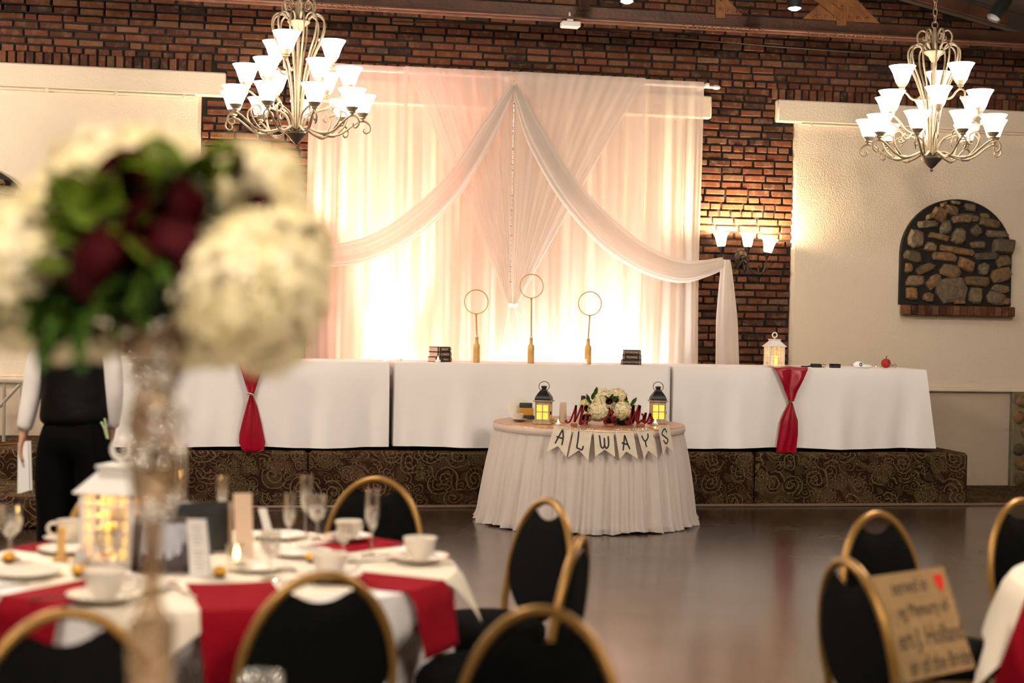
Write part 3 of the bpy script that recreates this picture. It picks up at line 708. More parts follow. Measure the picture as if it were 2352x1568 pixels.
# ---------------------------------------------------------------- wall sconces
_mb = MB(); _mb.lathe([(0.026, 0.0), (0.034, 0.015), (0.040, 0.05), (0.048, 0.085), (0.066, 0.112), (0.068, 0.114), (0.062, 0.11), (0.044, 0.084), (0.036, 0.05), (0.028, 0.016), (0.0, 0.012)], 20, capb=False)
SSH = _mb.mesh('glass_shade', MATS['shade_warm'])
def sconce(label, loc):
    t = thing('wall_sconce', label, 'wall sconce', loc, 0, 'wall sconces on the brick piers')
    mb = MB(); rx = Matrix.Rotation(PI/2, 3, 'X'); mb.lathe([(0.075, 0.0), (0.075, 0.012), (0.06, 0.025), (0.03, 0.035), (0.02, 0.06), (0.0, 0.065)], 24, rot=rx); mb.build('back_plate', MATS['iron'], t)
    for k, (dx, dy, dz, tilt) in enumerate(((-0.235, -0.11, 0.045, -.05), (0.0, -0.17, 0.045, 0), (0.21, -0.11, 0.0, .16))):
        e = Vector((dx, dy, dz)); s = 1 if dx > 0 else -1 if dx < 0 else 0
        path = [(0.0, -0.05, -0.01), (dx*.15, -0.07, -0.06), (dx*.45, dy*.8, -0.135), (dx*.78, dy, -0.145), (dx*.97, dy, -0.07), tuple(e)]
        if s == 0: path = [(0, -0.05, -.01), (0, -0.07, -0.08), (0, -0.11, -0.125), (0, -0.155, -0.09), tuple(e)]
        mb = MB(); mb.tube(smooth_path(path, 6), 0.0075, 8); arm = mb.build('arm', MATS['iron'], t)
        mb = MB(); mb.tube(smooth_path([(dx*.8, dy, -.13), (dx*1.05, dy, -.10), (dx*1.2+.01, dy, -.05), (dx*1.13, dy, -.01)], 5), [.006]*15+[.003], 6)
        mb.tube(smooth_path([(dx*.6, dy*.9, -.15), (dx*.55+.02, dy*.9, -.10), (dx*.66, dy*.9, -.07), (dx*.72, dy*.9, -.09)], 5), .005, 6); mb.build('tendril', MATS['iron'], arm)
        rot = Matrix.Rotation(tilt, 3, 'Y'); mb = MB(); mb.lathe([(0.006, -0.02), (0.012, 0.0), (0.022, 0.025), (0.034, 0.052), (0.0, 0.052)], 14, o=e, rot=rot); mb.build('lamp_cup', MATS['iron'], arm)
        up = rot @ Vector((0, 0, 0.05)); inst('glass_shade', SSH, arm, e+up, (0, tilt, 0), (1.18,)*3)
        lamp('POINT', 'sconce_light', e+up+Vector((0, 0, 0.13)), SCONCE_W, SCONCE_COL, t, 0.03)
    return t
ps = atY(1703, 592, YW-.03)
sconce('three light iron sconce holding the end of the white swag', (ps.x, YW-0.028, ps.z))
pq = atY(585, 568, YW-.03)
sconce('three light iron sconce on the brick pier behind the flower centrepiece', (pq.x, YW-0.028, pq.z))

# ---------------------------------------------------------------- backdrop of sheer curtains
def ctop(x): return interp([(cl.x, 3.735), (cr.x, 3.70)], x)
bd = thing('backdrop_curtain', 'wide white sheer curtain backdrop hung on a rod behind the head table', 'curtain', (0, CUR_Y, ZS))
edges = [atY(712, 400, CUR_Y).x, atY(932, 170, CUR_Y).x, atY(1180, 185, CUR_Y).x, atY(1478, 200, CUR_Y).x, atY(1612, 300, CUR_Y).x]
rr = random.Random(21)
def fold(x, seed, a=0.028):
    return a*(math.sin(x*31+seed)+0.6*math.sin(x*57+1.7*seed)+0.5*math.sin(x*19+2.3*seed))
zr = 3.715
for k in range(4):
    xa, xb = edges[k]-0.02, edges[k+1]+0.02
    mb = MB(); n = int((xb-xa)/0.011)
    def fn(u, v, xa=xa, xb=xb, k=k):
        x = lerp(xa, xb, u); z = lerp(zr-ZS+0.035, 0.01, v)
        amp = 0.35+0.65*min(1, v*3)
        y = fold(x, k*2.1, 0.022)*amp*(1 if v > 0.02 else .4)+0.02*(k % 2)
        return (x+0.012*math.sin(z*2.3+x*9)*v, y, z)
    mb.grid(n, 14, fn); mb.build('curtain_panel', MATS['sheer_back'], bd, True, 180)
mb = MB(); mb.tube([(edges[0]-0.05, 0.07, zr-ZS), (edges[4]+0.14, 0.07, zr-ZS)], 0.014, 8); mb.sphere((edges[4]+0.15, 0.07, zr-ZS), 0.028, 10, 6, (1.5, 1, .8)); mb.build('rod', MATS['white_paint'], bd)
for xx in (edges[0]+.1, (edges[0]+edges[4])/2, edges[4]+.05):
    mb = MB(); mb.box((xx, (YW-.05-CUR_Y)/2, zr-ZS+.01), (0.03, YW-.05-CUR_Y, 0.03), 0.004); mb.build('bracket', MATS['white_paint'], bd)
# crossing drapes gathered at the knot
KN = atY(1177, 700, CUR_Y-.10)
def crossdrape(label, xa_px, xb_px, side):
    pa, pb = atY(xa_px, 185, CUR_Y-.06).x, atY(xb_px, 185, CUR_Y-.06).x
    mb = MB()
    def fn(u, v):
        e = v**1.02
        xt = lerp(pa, pb, u); zt = zr+0.03
        g = 0.017*(u-1)-.001 if side < 0 else 0.017*u+.001     # gathered width at the knot
        x = lerp(xt, KN.x+g*2, e)
        bow = (0.16*math.sin(PI*v)*(1-u if side < 0 else u))*(1 if side < 0 else -1)
        x += bow*0.12
        z = lerp(zt, KN.z, v)
        y = CUR_Y-0.062-0.04*v+0.009*math.sin(u*40+1.2*side)*(0.5+.5*math.sin(PI*min(1, v*1.2)))*(1-.6*v)+0.004*math.sin(u*77+2*v)-(0.012 if side > 0 else 0)
        return (x, y, z)
    mb.grid(110, 26, fn); o = mb.build('crossing_drape', MATS['sheer_front'], None, True, 180); return tag(o, label, 'drape')
crossdrape('sheer white drape pulled from the left curtain top down to the knot', 930, 1179, -1)
crossdrape('sheer white drape pulled from the right curtain top down to the knot', 1182, 1482, 1)
mb = MB()
def tail(u, v):
    hw = lerp(0.035, 0.155, v**.8); z = lerp(KN.z+0.02, ZS+0.70, v); x = KN.x+(u-.5)*2*hw
    return (x+.01*v, KN.y-.01+0.02*math.sin(u*19)*(.4+v), z)
mb.grid(40, 12, tail); mb.tube([(KN.x-.035, KN.y-.03, KN.z), (KN.x, KN.y-.055, KN.z-.008), (KN.x+.035, KN.y-.03, KN.z)], .016, 8)
tag(mb.build('drape_tail', MATS['sheer_front'], None, True, 180), 'gathered end of the crossing drapes hanging below the knot', 'drape')
def swag(name, label, mids, widths, Y, nfold=5, m='sheer_front'):
    P = smooth_path([atY(x, y, Y) for x, y in mids], 10); n = len(P); mb = MB(); SEG = 34
    W = [interp(widths, i/(n-1)) for i in range(n)]
    def fn(u, v):
        i = min(n-1, int(round(v*(n-1)))); t = (P[min(i+1, n-1)]-P[max(i-1, 0)]).normalized(); sd = Vector((-t.z, 0, t.x))
        a = u*2*PI; w = W[i]
        rip = 1+0.0*a
        q = P[i]+sd*(math.cos(a)*w*0.5)+Vector((0, -1, 0))*(math.sin(a)*(0.030+.02*w)+0.012*math.sin(nfold*2*PI*(math.cos(a)*.5+.5)+v*2.0)*(1 if math.sin(a) > 0 else .3))
        return q
    mb.grid(SEG, n, fn, True); return tag(mb.build(name, MATS[m], None, True, 180), label, 'swag')
SY = CUR_Y-0.155
swag('curtain_swag', 'white sheer swag falling from the curtain top centre toward the flower centrepiece', [(1180, 196), (1120, 300), (1040, 425), (940, 520), (840, 572), (730, 588), (630, 572), (545, 560)], [(0, .05), (.15, .17), (.4, .23), (.7, .19), (1, .10)], SY)
swag('curtain_swag', 'white sheer swag falling from the curtain top centre to the right sconce', [(1182, 196), (1228, 305), (1305, 435), (1395, 535), (1480, 595), (1560, 622), (1620, 616), (1662, 603)], [(0, .05), (.15, .20), (.45, .27), (.7, .22), (1, .10)], SY)
for o_px, lab in ((1662, 'long white swag tail hanging from the right sconce beside the lantern'), (545, 'long white swag tail hanging from the sconce behind the flower centrepiece')):
    p = atY(o_px, 600, SY); mb = MB()
    def fn(u, v, p=p):
        a = u*2*PI; hw = lerp(0.05, 0.125, min(1, v*3)**.7 if v < .33 else 1)*lerp(1, 1.0, v); z = lerp(p.z+.015, ZS+.02, v)
        return (p.x+0.03*v*2+.02+math.cos(a)*hw*(.7+.3*v), p.y-.01+math.sin(a)*0.035+0.010*math.sin(a*7), z)
    mb.grid(44, 20, fn, True); tag(mb.build('swag_tail', MATS['sheer_front'], None, True, 180), lab, 'swag')
# crystal strand down the middle
mb = MB(); z = 3.64
while z > 1.84:
    q = 0.006 if rr.random() > .25 else 0.012; mb.sphere((0, 0, z-3.66), q, 6, 4); z -= 0.045
mb.tube([(0, 0, -.02), (0, 0, -1.82)], 0.0015, 4)
p = atY(1181, 200, CUR_Y-.135); tag(mb.build('crystal_strand', MATS['silver'], None, True, loc=(p.x, p.y, 3.66)), 'thin crystal bead strand down the centre of the backdrop', 'bead strand')

# uplights standing on the stage behind the head table
def uplight(label, px, Y, W, col, tgt, ang):
    p = atY(px, 1000, Y); t = thing('stage_uplight', label, 'uplight', (p.x, Y, ZS), 0, 'uplights behind the head table')
    mb = MB(); mb.lathe([(0.055, 0.05), (0.065, 0.06), (0.065, 0.16), (0.072, 0.165), (0.072, 0.19), (0.06, 0.19), (0.055, 0.15), (0.0, 0.15)], 20); mb.build('housing', MATS['black_plastic'], t)
    mb = MB(); mb.box((0, 0, 0.012), (0.16, 0.12, 0.024), 0.005); mb.box((-.078, 0, .07), (.012, .05, .12), .003); mb.box((.078, 0, .07), (.012, .05, .12), .003); mb.build('bracket', MATS['black_plastic'], t)
    lamp('SPOT', 'uplight_beam', (0, 0, 0.21), W, col, t, 0.05, (tgt[0], tgt[1], tgt[2]), ang, 0.8)
uplight('black uplight washing the curtain behind the right book stack', 1440, 13.26, UP_W, UP_COL, (-0.15, .10, 1.0), math.radians(125))
uplight('black uplight washing the curtain behind the middle gold hoop', 1215, 13.26, UP_W*.7, UP_COL, (0.1, .10, 1.0), math.radians(125))
uplight('black uplight washing the curtain behind the left book stack', 925, 13.26, UP_W*.6, (1, .66, .50), (0.0, .10, 1.0), math.radians(125))
uplight('black uplight glowing pink behind the curtain left of the book stack', 880, 13.60, PINK_W, PINK_COL, (0.03, .03, 1.0), math.radians(44))
uplight('black uplight glowing pink behind the curtain right of the knot', 1390, 13.60, PINK_W*.22, (1, .5, .42), (0.02, .03, 1.0), math.radians(46))

# ---------------------------------------------------------------- head tables and their cloths
TZ = 0.715; TY0, TY1 = YS+0.06, YS+0.06+0.72
def banquet_table(label, xa, xb):
    t = thing('banquet_table', label, 'table', ((xa+xb)/2, (TY0+TY1)/2, ZS), 0, 'tables on the stage'); w2, d2 = (xb-xa)/2-.012, (TY1-TY0)/2-.012
    mb = MB(); mb.box((0, 0, TZ-.02), (2*w2, 2*d2, 0.03), 0.005); mb.build('tabletop', MATS['dark_wood'], t)
    for sx in (-1, 1):
        for sy in (-1, 1):
            mb = MB(); mb.tube([(sx*(w2-.15), sy*(d2-.1), TZ-.03), (sx*(w2-.12), sy*(d2-.08), 0.0)], .013, 8); mb.build('leg', MATS['iron'], t)
def longcloth(label, xa, xb, drop, seed, fl, fr):
    """rectangular cloth: flat top, skirts with soft folds on all sides"""
    xm, ym = (xa+xb)/2, (TY0+TY1)/2; w2, d2 = (xb-xa)/2, (TY1-TY0)/2; rs = random.Random(seed)
    ph = [rs.uniform(0, 6) for _ in range(6)]; NP = 200
    per = []
    for i in range(NP):
        u = i/NP*(4*w2+4*d2)
        for (L, f) in ((2*w2, lambda s: (-w2+s, -d2, 0, -1)), (2*d2, lambda s: (w2, -d2+s, 1, 0)), (2*w2, lambda s: (w2-s, d2, 0, 1)), (2*d2, lambda s: (-w2, d2-s, -1, 0))):
            if u < L: per.append((f(u), u/L)); break
            u -= L
    mb = MB(); V = []; rows = 16
    for j in range(rows):
        v = j/(rows-1)
        for (x, y, nx, ny), s in per:
            dd = drop*v; rd = 0.012
            inset = max(0, 1-v*rows/2)*0.010
            f = v**1.2*(0.020*math.sin(x*7.3+ph[0])+0.014*math.sin(x*15.1+ph[1])+0.008*math.sin(x*27+ph[2]+v*2)) if ny else v*0.012*math.sin(y*14)
            out = f+0.018*v-inset
            cx = 0.09*v*max(0, 1-(w2-abs(x))/0.09)*(1 if x > 0 else -1)*((fr if x > 0 else fl)) if ny else 0
            if nx: out = (out+0.085*v)*(fr if nx > 0 else fl)
            V.append((x+nx*out+cx, y+ny*(out+.004), TZ+0.006-dd-(0.006*(1-math.cos(min(1, v*rows/2)*PI/2)))+0.007*v*math.sin(x*5+ph[3])))
    Fc = [(j*NP+i, j*NP+(i+1) % NP, (j+1)*NP+(i+1) % NP, (j+1)*NP+i) for j in range(rows-1) for i in range(NP)]
    Fc.append(list(range(NP)))
    mb.add(V, Fc)
    o = mb.build('tablecloth', MATS['white_cloth'], None, True, 60, loc=(xm, ym, ZS)); return tag(o, label, 'tablecloth', 'cloths on the stage tables')
for lab, lab2, xa, xb, fl, fr, dr in (('folding banquet table under the white cloth behind the vested waiter', 'long white cloth on the stage table behind the vested waiter', -0.98, 1.335, 1, .03, .688),
        ('folding banquet table under the white cloth with the gold hoops', 'long white cloth on the stage table with the gold hoop stands', 1.375, 3.712, .03, .03, .683),
        ('folding banquet table under the white cloth with the red pumpkin', 'long white cloth on the stage table with the red pumpkin', 3.737, 6.03, .03, 1, .683)):
    banquet_table(lab, xa, xb); longcloth(lab2, xa, xb, dr, int(xa*100)+900, fl, fr)
ZT = ZS+TZ+0.007     # top of the head table cloths
def sash(label, topl, topr, knot, lows, flat):
    """satin sash: gathered upper fan over the table edge, tied waist, hanging tail"""
    Y = TY0-0.035; a, b, k = atY(*topl, Y), atY(*topr, Y), atY(*knot, Y); t = thing('satin_sash', label, 'sash', (k.x, Y, 0))
    mb = MB()
    def up(u, v):
        if v < .3:
            q = v/.3; return (lerp(a.x, b.x, u)-k.x, lerp(.24, 0.02, q)+.004*math.sin(u*9), ZT+.006+.004*math.sin(u*11+q*3))
        q = (v-.3)/.7; hw = lerp((b.x-a.x)/2, .022, q**.85); xc = lerp((a.x+b.x)/2, k.x, q)-k.x
        s = (u-.5)*2
        return (xc+s*hw, -0.005-.012*math.sin(PI*min(1, q*1.5))*(1+math.sin(u*8+q*2))-.022*q-.012*abs(math.sin(u*6.0+q*1.2)), lerp(ZT+.004, k.z, q)-0.03*(1-q)*q*4*(1-s*s)*.6)
    mb.grid(34, 26, up); mb.build('upper_fan', MATS['red_satin'], t, True, 180)
    L = [(atY(x, y, Y).x-k.x, atY(x2, y, Y).x-k.x, atY(x, y, Y).z) for x, x2, y in lows]
    def lowf(u, v):
        i = v*(len(L)-1); j = min(int(i), len(L)-2); q = i-j; q = q*q*(3-2*q) if not flat else q
        xl, xr, z = (lerp(L[j][c], L[j+1][c], q) for c in range(3)); s = (u-.5)*2
        puff = (1-s*s)
        return (lerp(xl, xr, u), -0.03-.020*puff*math.sin(PI*min(1, v*.9+.1))-.006*math.sin(u*17+v*3)*(1-v*.6), z)
    mb = MB(); mb.grid(30, 26, lowf)
    mb.build('tail', MATS['red_satin'], t, True, 180)
    mb = MB(); mb.tube([(-.024, -.028, k.z+.004), (0, -.05, k.z), (.024, -.028, k.z-.004)], .011, 8); mb.build('tie', MATS['silver'], t)
sash('crimson satin sash with rounded tail tied on the cloth behind the waiter', (543, 848), (611, 850), (577, 904), [(574, 580, 904), (566, 590, 930), (557, 599, 965), (550, 605, 995), (549, 609, 1015), (556, 606, 1032), (570, 594, 1036)], False)
sash('crimson satin sash with square cut tail tied on the cloth by the white lantern', (1776, 843), (1857, 845), (1814, 922), [(1810, 1818, 922), (1797, 1824, 945), (1789, 1830, 965), (1785, 1830, 995), (1781, 1827, 1020), (1780, 1826, 1038)], True)
# ---------------------------------------------------------------- things on the head tables
def on_head(px, Y=12.66): return Vector((atY(px, 835, Y).x, Y, ZT))
def book(label, title, loc, rz, L, D, H, m):
    """lying book, spine toward -y"""
    t = thing('book', label, 'book', loc, rz); c = 0.004
    mb = MB(); mb.box((0, 0, c/2), (L, D, c), .001); mb.box((0, 0, H-c/2), (L, D, c), .001)
    mb.grid(2, 9, lambda u, v: (lerp(-L/2, L/2, u), -D/2-.010*math.sin(PI*v), lerp(0, H, v))); mb.build('cover', MATS[m], t)
    mb = MB(); mb.box((0, .003, H/2), (L-.012, D-.012, H-2*c)); mb.build('pages', MATS['page_pink'], t, False)
    me = text_mesh('title', title, min(H*.62, L*.92/len(title)*1.45), MATS['gold_ink']); inst('title', me, t, (0, -D/2-.0118, H/2), (PI/2, 0, 0), (min(1, (L*.8)/(max(v.co.x for v in me.vertices)*2)), 1, 1))
    for s in (-1, 1):
        mb = MB(); mb.box((s*L*.43, -D/2-.0105, H/2), (.004, .003, H*.8)); mb.build('spine_band', MATS['gold_ink'], t, False)
mat('page_pink', (0.72, 0.50, 0.40), 0.8, (0.60, 0.40, 0.32), 4, scale=(1, 1, 120))
mat('gold_ink', (0.62, 0.50, 0.34), 0.6)
mat('book_black', (0.045, 0.026, 0.020), 0.5); mat('book_red', (0.30, 0.02, 0.015), 0.5)
p = on_head(1009, 12.68)
for k, (ti, lb, L, m) in enumerate((('       SPELLS', 'dark book lettered spells, lowest of its stack behind the tealight', .165, 'book_black'), ('CURSES', 'dark book lettered curses, middle of its stack', .150, 'book_black'), ('MAGIC', 'dark book lettered magic, top of its stack', .145, 'book_black'))):
    book(lb, ti, (p.x+.004*(k % 2), p.y, ZT+k*.0425), math.radians(31+(k-1)*3), L, .115, .042, m)
p = on_head(1450, 12.68)
for k, (ti, lb, L, m) in enumerate((('WITCHES POTIONS', 'dark book lettered witches potions, lowest of its stack', .175, 'book_black'), ('TOXINS', 'dark book lettered toxins, middle of its stack', .160, 'book_black'), ('POISONS', 'dark book lettered poisons, top of its stack', .150, 'book_black'))):
    book(lb, ti, (p.x+.003*(k % 2), p.y, ZT+k*.042), math.radians(-14+(k-1)*3), L, .115, .0415, m)
def hoop(label, px, ring_px, ring_py, Y=12.60):
    p = on_head(px, Y); q = atY(ring_px, ring_py, Y); t = thing('hoop_stand', label, 'hoop stand', p, 0, 'gold bottle hoop stands on the head table')
    mb = MB(); mb.lathe([(0.026, 0.0), (0.0285, 0.004), (0.0285, 0.135), (0.026, 0.150), (0.015, 0.165), (0.0135, 0.205), (0.015, 0.208), (0.015, 0.214), (0.0, 0.214)], 20); mb.build('bottle', MATS['gold_paint'], t)
    mb = MB(); mb.lathe([(0.012, .212), (0.013, .220), (.007, .228), (0, .23)], 12); mb.build('wax_plug', MATS['white_paint'], t)
    zc = q.z-ZT; rr = 0.100; dx = q.x-p.x
    mb = MB(); mb.tube([(0, 0, .215), (dx, 0, zc-rr)], .0065, 8); mb.build('stick', MATS['gold_paint'], t)
    mb = MB(); mb.lathe([(.008, zc-rr-.014), (.009, zc-rr-.004), (.006, zc-rr)], 10, o=(dx, 0, 0)); mb.tube([(dx+rr*math.cos(a*PI/20), 0, zc+rr*math.sin(a*PI/20)) for a in range(40)], .0042, 6, True); mb.build('ring', MATS['gold_paint'], t)
hoop('gold bottle with a stick and low hoop nearest the curses books', 1094, 1094, 693)
hoop('gold bottle with the tallest stick and hoop in front of the drape knot', 1219, 1221, 657)
hoop('gold bottle with a stick and low hoop nearest the poisons books', 1350, 1355, 697)
_mb = MB(); _mb.lathe([(.018, 0), (.0195, .003), (.0195, .016), (.017, .018), (.016, .015), (0, .014)], 16); TEA_ME = _mb.mesh('tealight', MATS['white_paint'])
_mb = MB(); _mb.lathe([(.003, .012), (.0065, .020), (.006, .028), (.002, .042), (0, .046)], 10); FLAME_ME = _mb.mesh('flame', MATS['flame'])
def tealight(label, loc, W=.25, sc=1.0, group=None):
    o = bpy.data.objects.new('tealight', TEA_ME); COL.objects.link(o); o.location = loc; o.scale = (sc,)*3; tag(o, label, 'candle', group)
    inst('flame', FLAME_ME, o)
    return o
tealight('white tealight in front of the spells book', on_head(1006, 12.53), sc=1.15)
tealight('white tealight at the foot of the hoop stand near the poisons books', on_head(1345, 12.52), sc=1.0)
tealight('white tealight on the stage table cloth beside the cloth gap', on_head(918, 12.80), sc=1.1)
def white_lantern(name, label, loc, rz, S, lit='led_candle'):
    """square white lantern with slatted windows; S is the body width"""
    t = thing(name, label, 'lantern', loc, rz); w = S; h = S*1.12; p = S*.085
    mb = MB(); mb.box((0, 0, S*.05), (w*1.06, w*1.06, S*.10), S*.02); mb.build('base', MATS['white_paint'], t)
    for sx in (-1, 1):
        for sy in (-1, 1):
            mb = MB(); mb.box((sx*(w-p)/2, sy*(w-p)/2, S*.1+h/2), (p, p, h), S*.008); mb.build('corner_post', MATS['white_paint'], t)
    for side in range(4):
        rot = Matrix.Rotation(side*PI/2, 3, 'Z')
        for k in range(1, 5):
            mb = MB(); c = rot @ Vector((0, -(w-p)/2, S*.1+h*k/5)); mb.box(c, (w-p, S*.03, S*.045), 0, rot); mb.build('slat', MATS['white_paint'], t, False)
        for s in (-1, 1):
            mb = MB(); c = rot @ Vector((s*w*.22, -(w-p)/2, S*.1+h/2)); mb.box(c, (S*.05, S*.03, h), 0, rot); mb.build('bar', MATS['white_paint'], t, False)
        for kx in (-1, 1):                                    # frosted side panes
            mb = MB(); c = rot @ Vector((kx*w*.35, -(w-p)/2+S*.02, S*.1+h/2)); mb.box(c, (w*.22, S*.008, h*.98), 0, rot); mb.build('pane', MATS['frosted'], t, False)
    mb = MB(); r45 = Matrix.Rotation(PI/4, 3, 'Z'); k = math.sqrt(.5)
    mb.lathe([(w*1.14*k*1.0, S*.1+h), (w*1.18*k, S*.12+h), (w*.55*k, S*.47+h), (w*.50*k, S*.50+h), (w*.62*k, S*.53+h), (w*.62*k, S*.58+h), (0, S*.60+h)], 4, rot=r45); mb.build('roof', MATS['white_paint'], t, False)
    mb = MB(); zc = S*.60+h+S*.24; mb.tube([(0, 0, S*.58+h), (0, 0, S*.70+h)], S*.035, 8); mb.tube([(S*.155*math.cos(a*PI/10), 0, zc+S*.155*math.sin(a*PI/10)) for a in range(20)], S*.042, 8, True); mb.build('ring', MATS['white_paint'], t)
    mb = MB(); mb.lathe([(S*.22, S*.1), (S*.22, S*.62), (S*.19, S*.66), (0, S*.64)], 20); mb.build('candle', MATS[lit], t)
    lamp('POINT', 'lantern_light', (0, 0, S*.85), .20*(S/.15)**4, (1, .55, .14), t, S*.12)
    return t
sheer('frosted', (0.88, 0.80, 0.74), 0.45, 0.5)
p = on_head(1778, 12.73); white_lantern('white_lantern', 'white slatted lantern with a candle standing above the crimson sash', p, math.radians(3), .140)
# red glitter pumpkin
def glitmat():
    m, nt, N, L, b = nodes_of('red_glitter'); v = coords(nt); vo = N.new('ShaderNodeTexVoronoi'); vo.inputs['Scale'].default_value = 260; L.new(v, vo.inputs['Vector'])
    L.new(ramp(nt, vo.outputs['Color'], ((.2, (.22, .006, .006)), (.8, (.62, .03, .02)))), b.inputs['Base Color']); setp(b, rough=.3, metal=.4); bump(nt, b, vo.outputs['Distance'], .6, .004)
glitmat()
p = on_head(2035, 12.60); t = thing('pumpkin', 'small red glitter pumpkin with a thin curved stem', 'pumpkin', p)
mb = MB(); mb.grid(40, 16, lambda u, v: ((.044*math.sin(PI*v)**.8*(1-.13*abs(math.sin(u*4*PI))**.5+.05)*math.cos(2*PI*u)), (.044*math.sin(PI*v)**.8*(1-.13*abs(math.sin(u*4*PI))**.5+.05)*math.sin(2*PI*u)), .044-.046*math.cos(PI*v)*(1-.12*math.sin(PI*v)**0)), True); mb.build('body', MATS['red_glitter'], t, True, 60)
mb = MB(); mb.tube(smooth_path([(0, 0, .078), (0.001, 0, .092), (.006, 0, .104), (.011, 0, .110)], 4), [.004]*8+[.002]*5, 6); mb.build('stem', MATS['iron'], t)
# camera, black box, eyeglasses, folded napkin, salt shaker
p = on_head(1874, 12.60); t = thing('compact_camera', 'black and silver camera lying beside the crimson sash', 'camera', p, -.1)
mb = MB(); mb.box((0, 0, .016), (.085, .05, .032), .006); mb.build('body', MATS['black_plastic'], t)
mb = MB(); mb.box((.058, 0, .014), (.035, .045, .026), .008); mb.lathe([(.018, 0), (.018, .02), (.012, .026), (0, .024)], 14, o=(.06, -.02, .014), rot=Matrix.Rotation(PI/2, 3, 'X')); mb.build('lens', MATS['silver'], t)
mb = MB(); mb.tube(smooth_path([(-.04, 0, .012), (-.09, -.02, .006), (-.13, .0, .006)], 6), .006, 6); mb.build('strap', MATS['black_fabric'], t)
p = on_head(1918, 12.55); t = thing('black_case', 'small flat black case on the white cloth near the pumpkin', 'case', p)
mb = MB(); mb.box((0, 0, .0135), (.086, .06, .027), .005); mb.build('case_body', MATS['black_plastic'], t); mb = MB(); mb.box((0, 0, .0295), (.086, .06, .008), .003); mb.build('case_lid', MATS['black_fabric'], t)
p = on_head(1978, 12.58); t = thing('folded_napkin', 'white cloth napkin rolled round a dark ring near the pumpkin', 'napkin', p)
mb = MB(); mb.sphere((-.025, 0, .028), 1, 18, 10, (.048, .035, .030)); mb.sphere((.04, .005, .016), 1, 18, 10, (.065, .04, .017)); mb.build('cloth_roll', MATS['white_cloth'], t)
mb = MB(); mb.tube([(-.018+.010*math.cos(a*PI/6), -.034, .032+.013*math.sin(a*PI/6)) for a in range(12)], .004, 6, True); mb.build('napkin_ring', MATS['black_plastic'], t)
p = on_head(2012, 12.60); t = thing('salt_shaker', 'small white shaker with a dark cap beside the pumpkin', 'shaker', p)
mb = MB(); mb.lathe([(.012, 0), (.014, .004), (.011, .022), (.008, .026), (0, .026)], 12); mb.build('shaker_body', MATS['white_china'], t); mb = MB(); mb.lathe([(.009, .024), (.009, .030), (.004, .034), (0, .034)], 12); mb.build('cap', MATS['silver'], t)
p = on_head(2050, 12.69); t = thing('eyeglasses', 'thin wire eyeglasses lying beside the pumpkin', 'eyeglasses', p, .25)
for s in (-1, 1):
    mb = MB(); mb.tube([(s*.024+.019*math.cos(a*PI/9), 0, .020+.018*math.sin(a*PI/9)) for a in range(18)], .0016, 5, True); mb.build('rim', MATS['iron'], t)
    mb = MB(); mb.tube([(s*.043, 0, .024), (s*.045, .06, .016), (s*.045, .11, .004)], .0016, 5); mb.build('temple', MATS['iron'], t)
mb = MB(); mb.tube([(-.006, 0, .026), (0, -.002, .029), (.006, 0, .026)], .0016, 5); mb.build('bridge', MATS['iron'], t)

# ---------------------------------------------------------------- sweetheart table
SX, SYY, SR, SZ = 2.79, 11.49, 0.735, 0.765
t = thing('sweetheart_table', 'round table under a tulle skirt in front of the stage', 'table', (SX, SYY, 0))
mb = MB(); mb.lathe([(0, SZ-.035), (SR-.012, SZ-.035), (SR-.012, SZ-.012), (0, SZ-.012)], 48); mb.build('tabletop', MATS['dark_wood'], t)
for a in range(4):
    mb = MB(); x, y = .45*math.cos(a*PI/2+.78), .45*math.sin(a*PI/2+.78); mb.tube([(x, y, SZ-.03), (x*1.05, y*1.05, 0)], .016, 8); mb.build('leg', MATS['iron'], t)
sk = thing('tulle_skirt', 'gathered white tulle table skirt with a copper sequin cover on top', 'table skirt', (SX, SYY, 0))
def skirt(R0, R1, seed, amp, z1):
    rs = random.Random(seed); ph = [rs.uniform(0, 6.28) for _ in range(6)]
    def fn(u, v):
        a = 2*PI*u; f = v**.7
        w = amp*f*(math.sin(46*a+ph[0]+1.8*math.sin(3*a)+.8*v)+.6*math.sin(29*a+ph[1]+v)+.55*math.sin(83*a+ph[2]+2*math.sin(5*a)))
        base = lerp(R0, R1, v**.85); flare = .02*max(0, (v-.93)/.07)
        r = base+w+flare
        front = lerp(1, .90, v)                        # the hem spreads less toward the dance floor
        z = lerp(SZ-.05, z1, v)+(.010*math.sin(9*a+ph[3])*max(0, v-.9)*10)
        return (r*math.cos(a), r*math.sin(a)*front, max(z, .006))
    return fn
mb = MB(); mb.grid(640, 20, skirt(SR-.004, SR+.105, 4, .023, .012), True); mb.build('tulle_layer', MATS['tulle'], sk, True, 180)
mb = MB(); mb.grid(420, 14, skirt(SR-.022, SR+.045, 8, .005, .03), True); mb.build('lining', MATS['white_cloth'], sk, True, 180)
mb = MB(); mb.grid(96, 6, lambda u, v: ((SR+.004+.007*math.sin(PI*v))*math.cos(2*PI*u), (SR+.004+.007*math.sin(PI*v))*math.sin(2*PI*u), lerp(SZ-.005, SZ-.055, v)), True); mb.build('waistband', MATS['tulle_band'] if 'tulle_band' in MATS else mat('tulle_band', (.66, .54, .48), .8), sk, True, 180)
def sequinmat():
    m, nt, N, L, b = nodes_of('copper_sequin'); v = coords(nt); vo = N.new('ShaderNodeTexVoronoi'); vo.inputs['Scale'].default_value = 150; L.new(v, vo.inputs['Vector'])
    L.new(ramp(nt, vo.outputs['Color'], ((.2, (.42, .20, .10)), (.8, (.80, .50, .30)))), b.inputs['Base Color']); setp(b, rough=.32, metal=.55); bump(nt, b, vo.outputs['Color'], .8, .01)
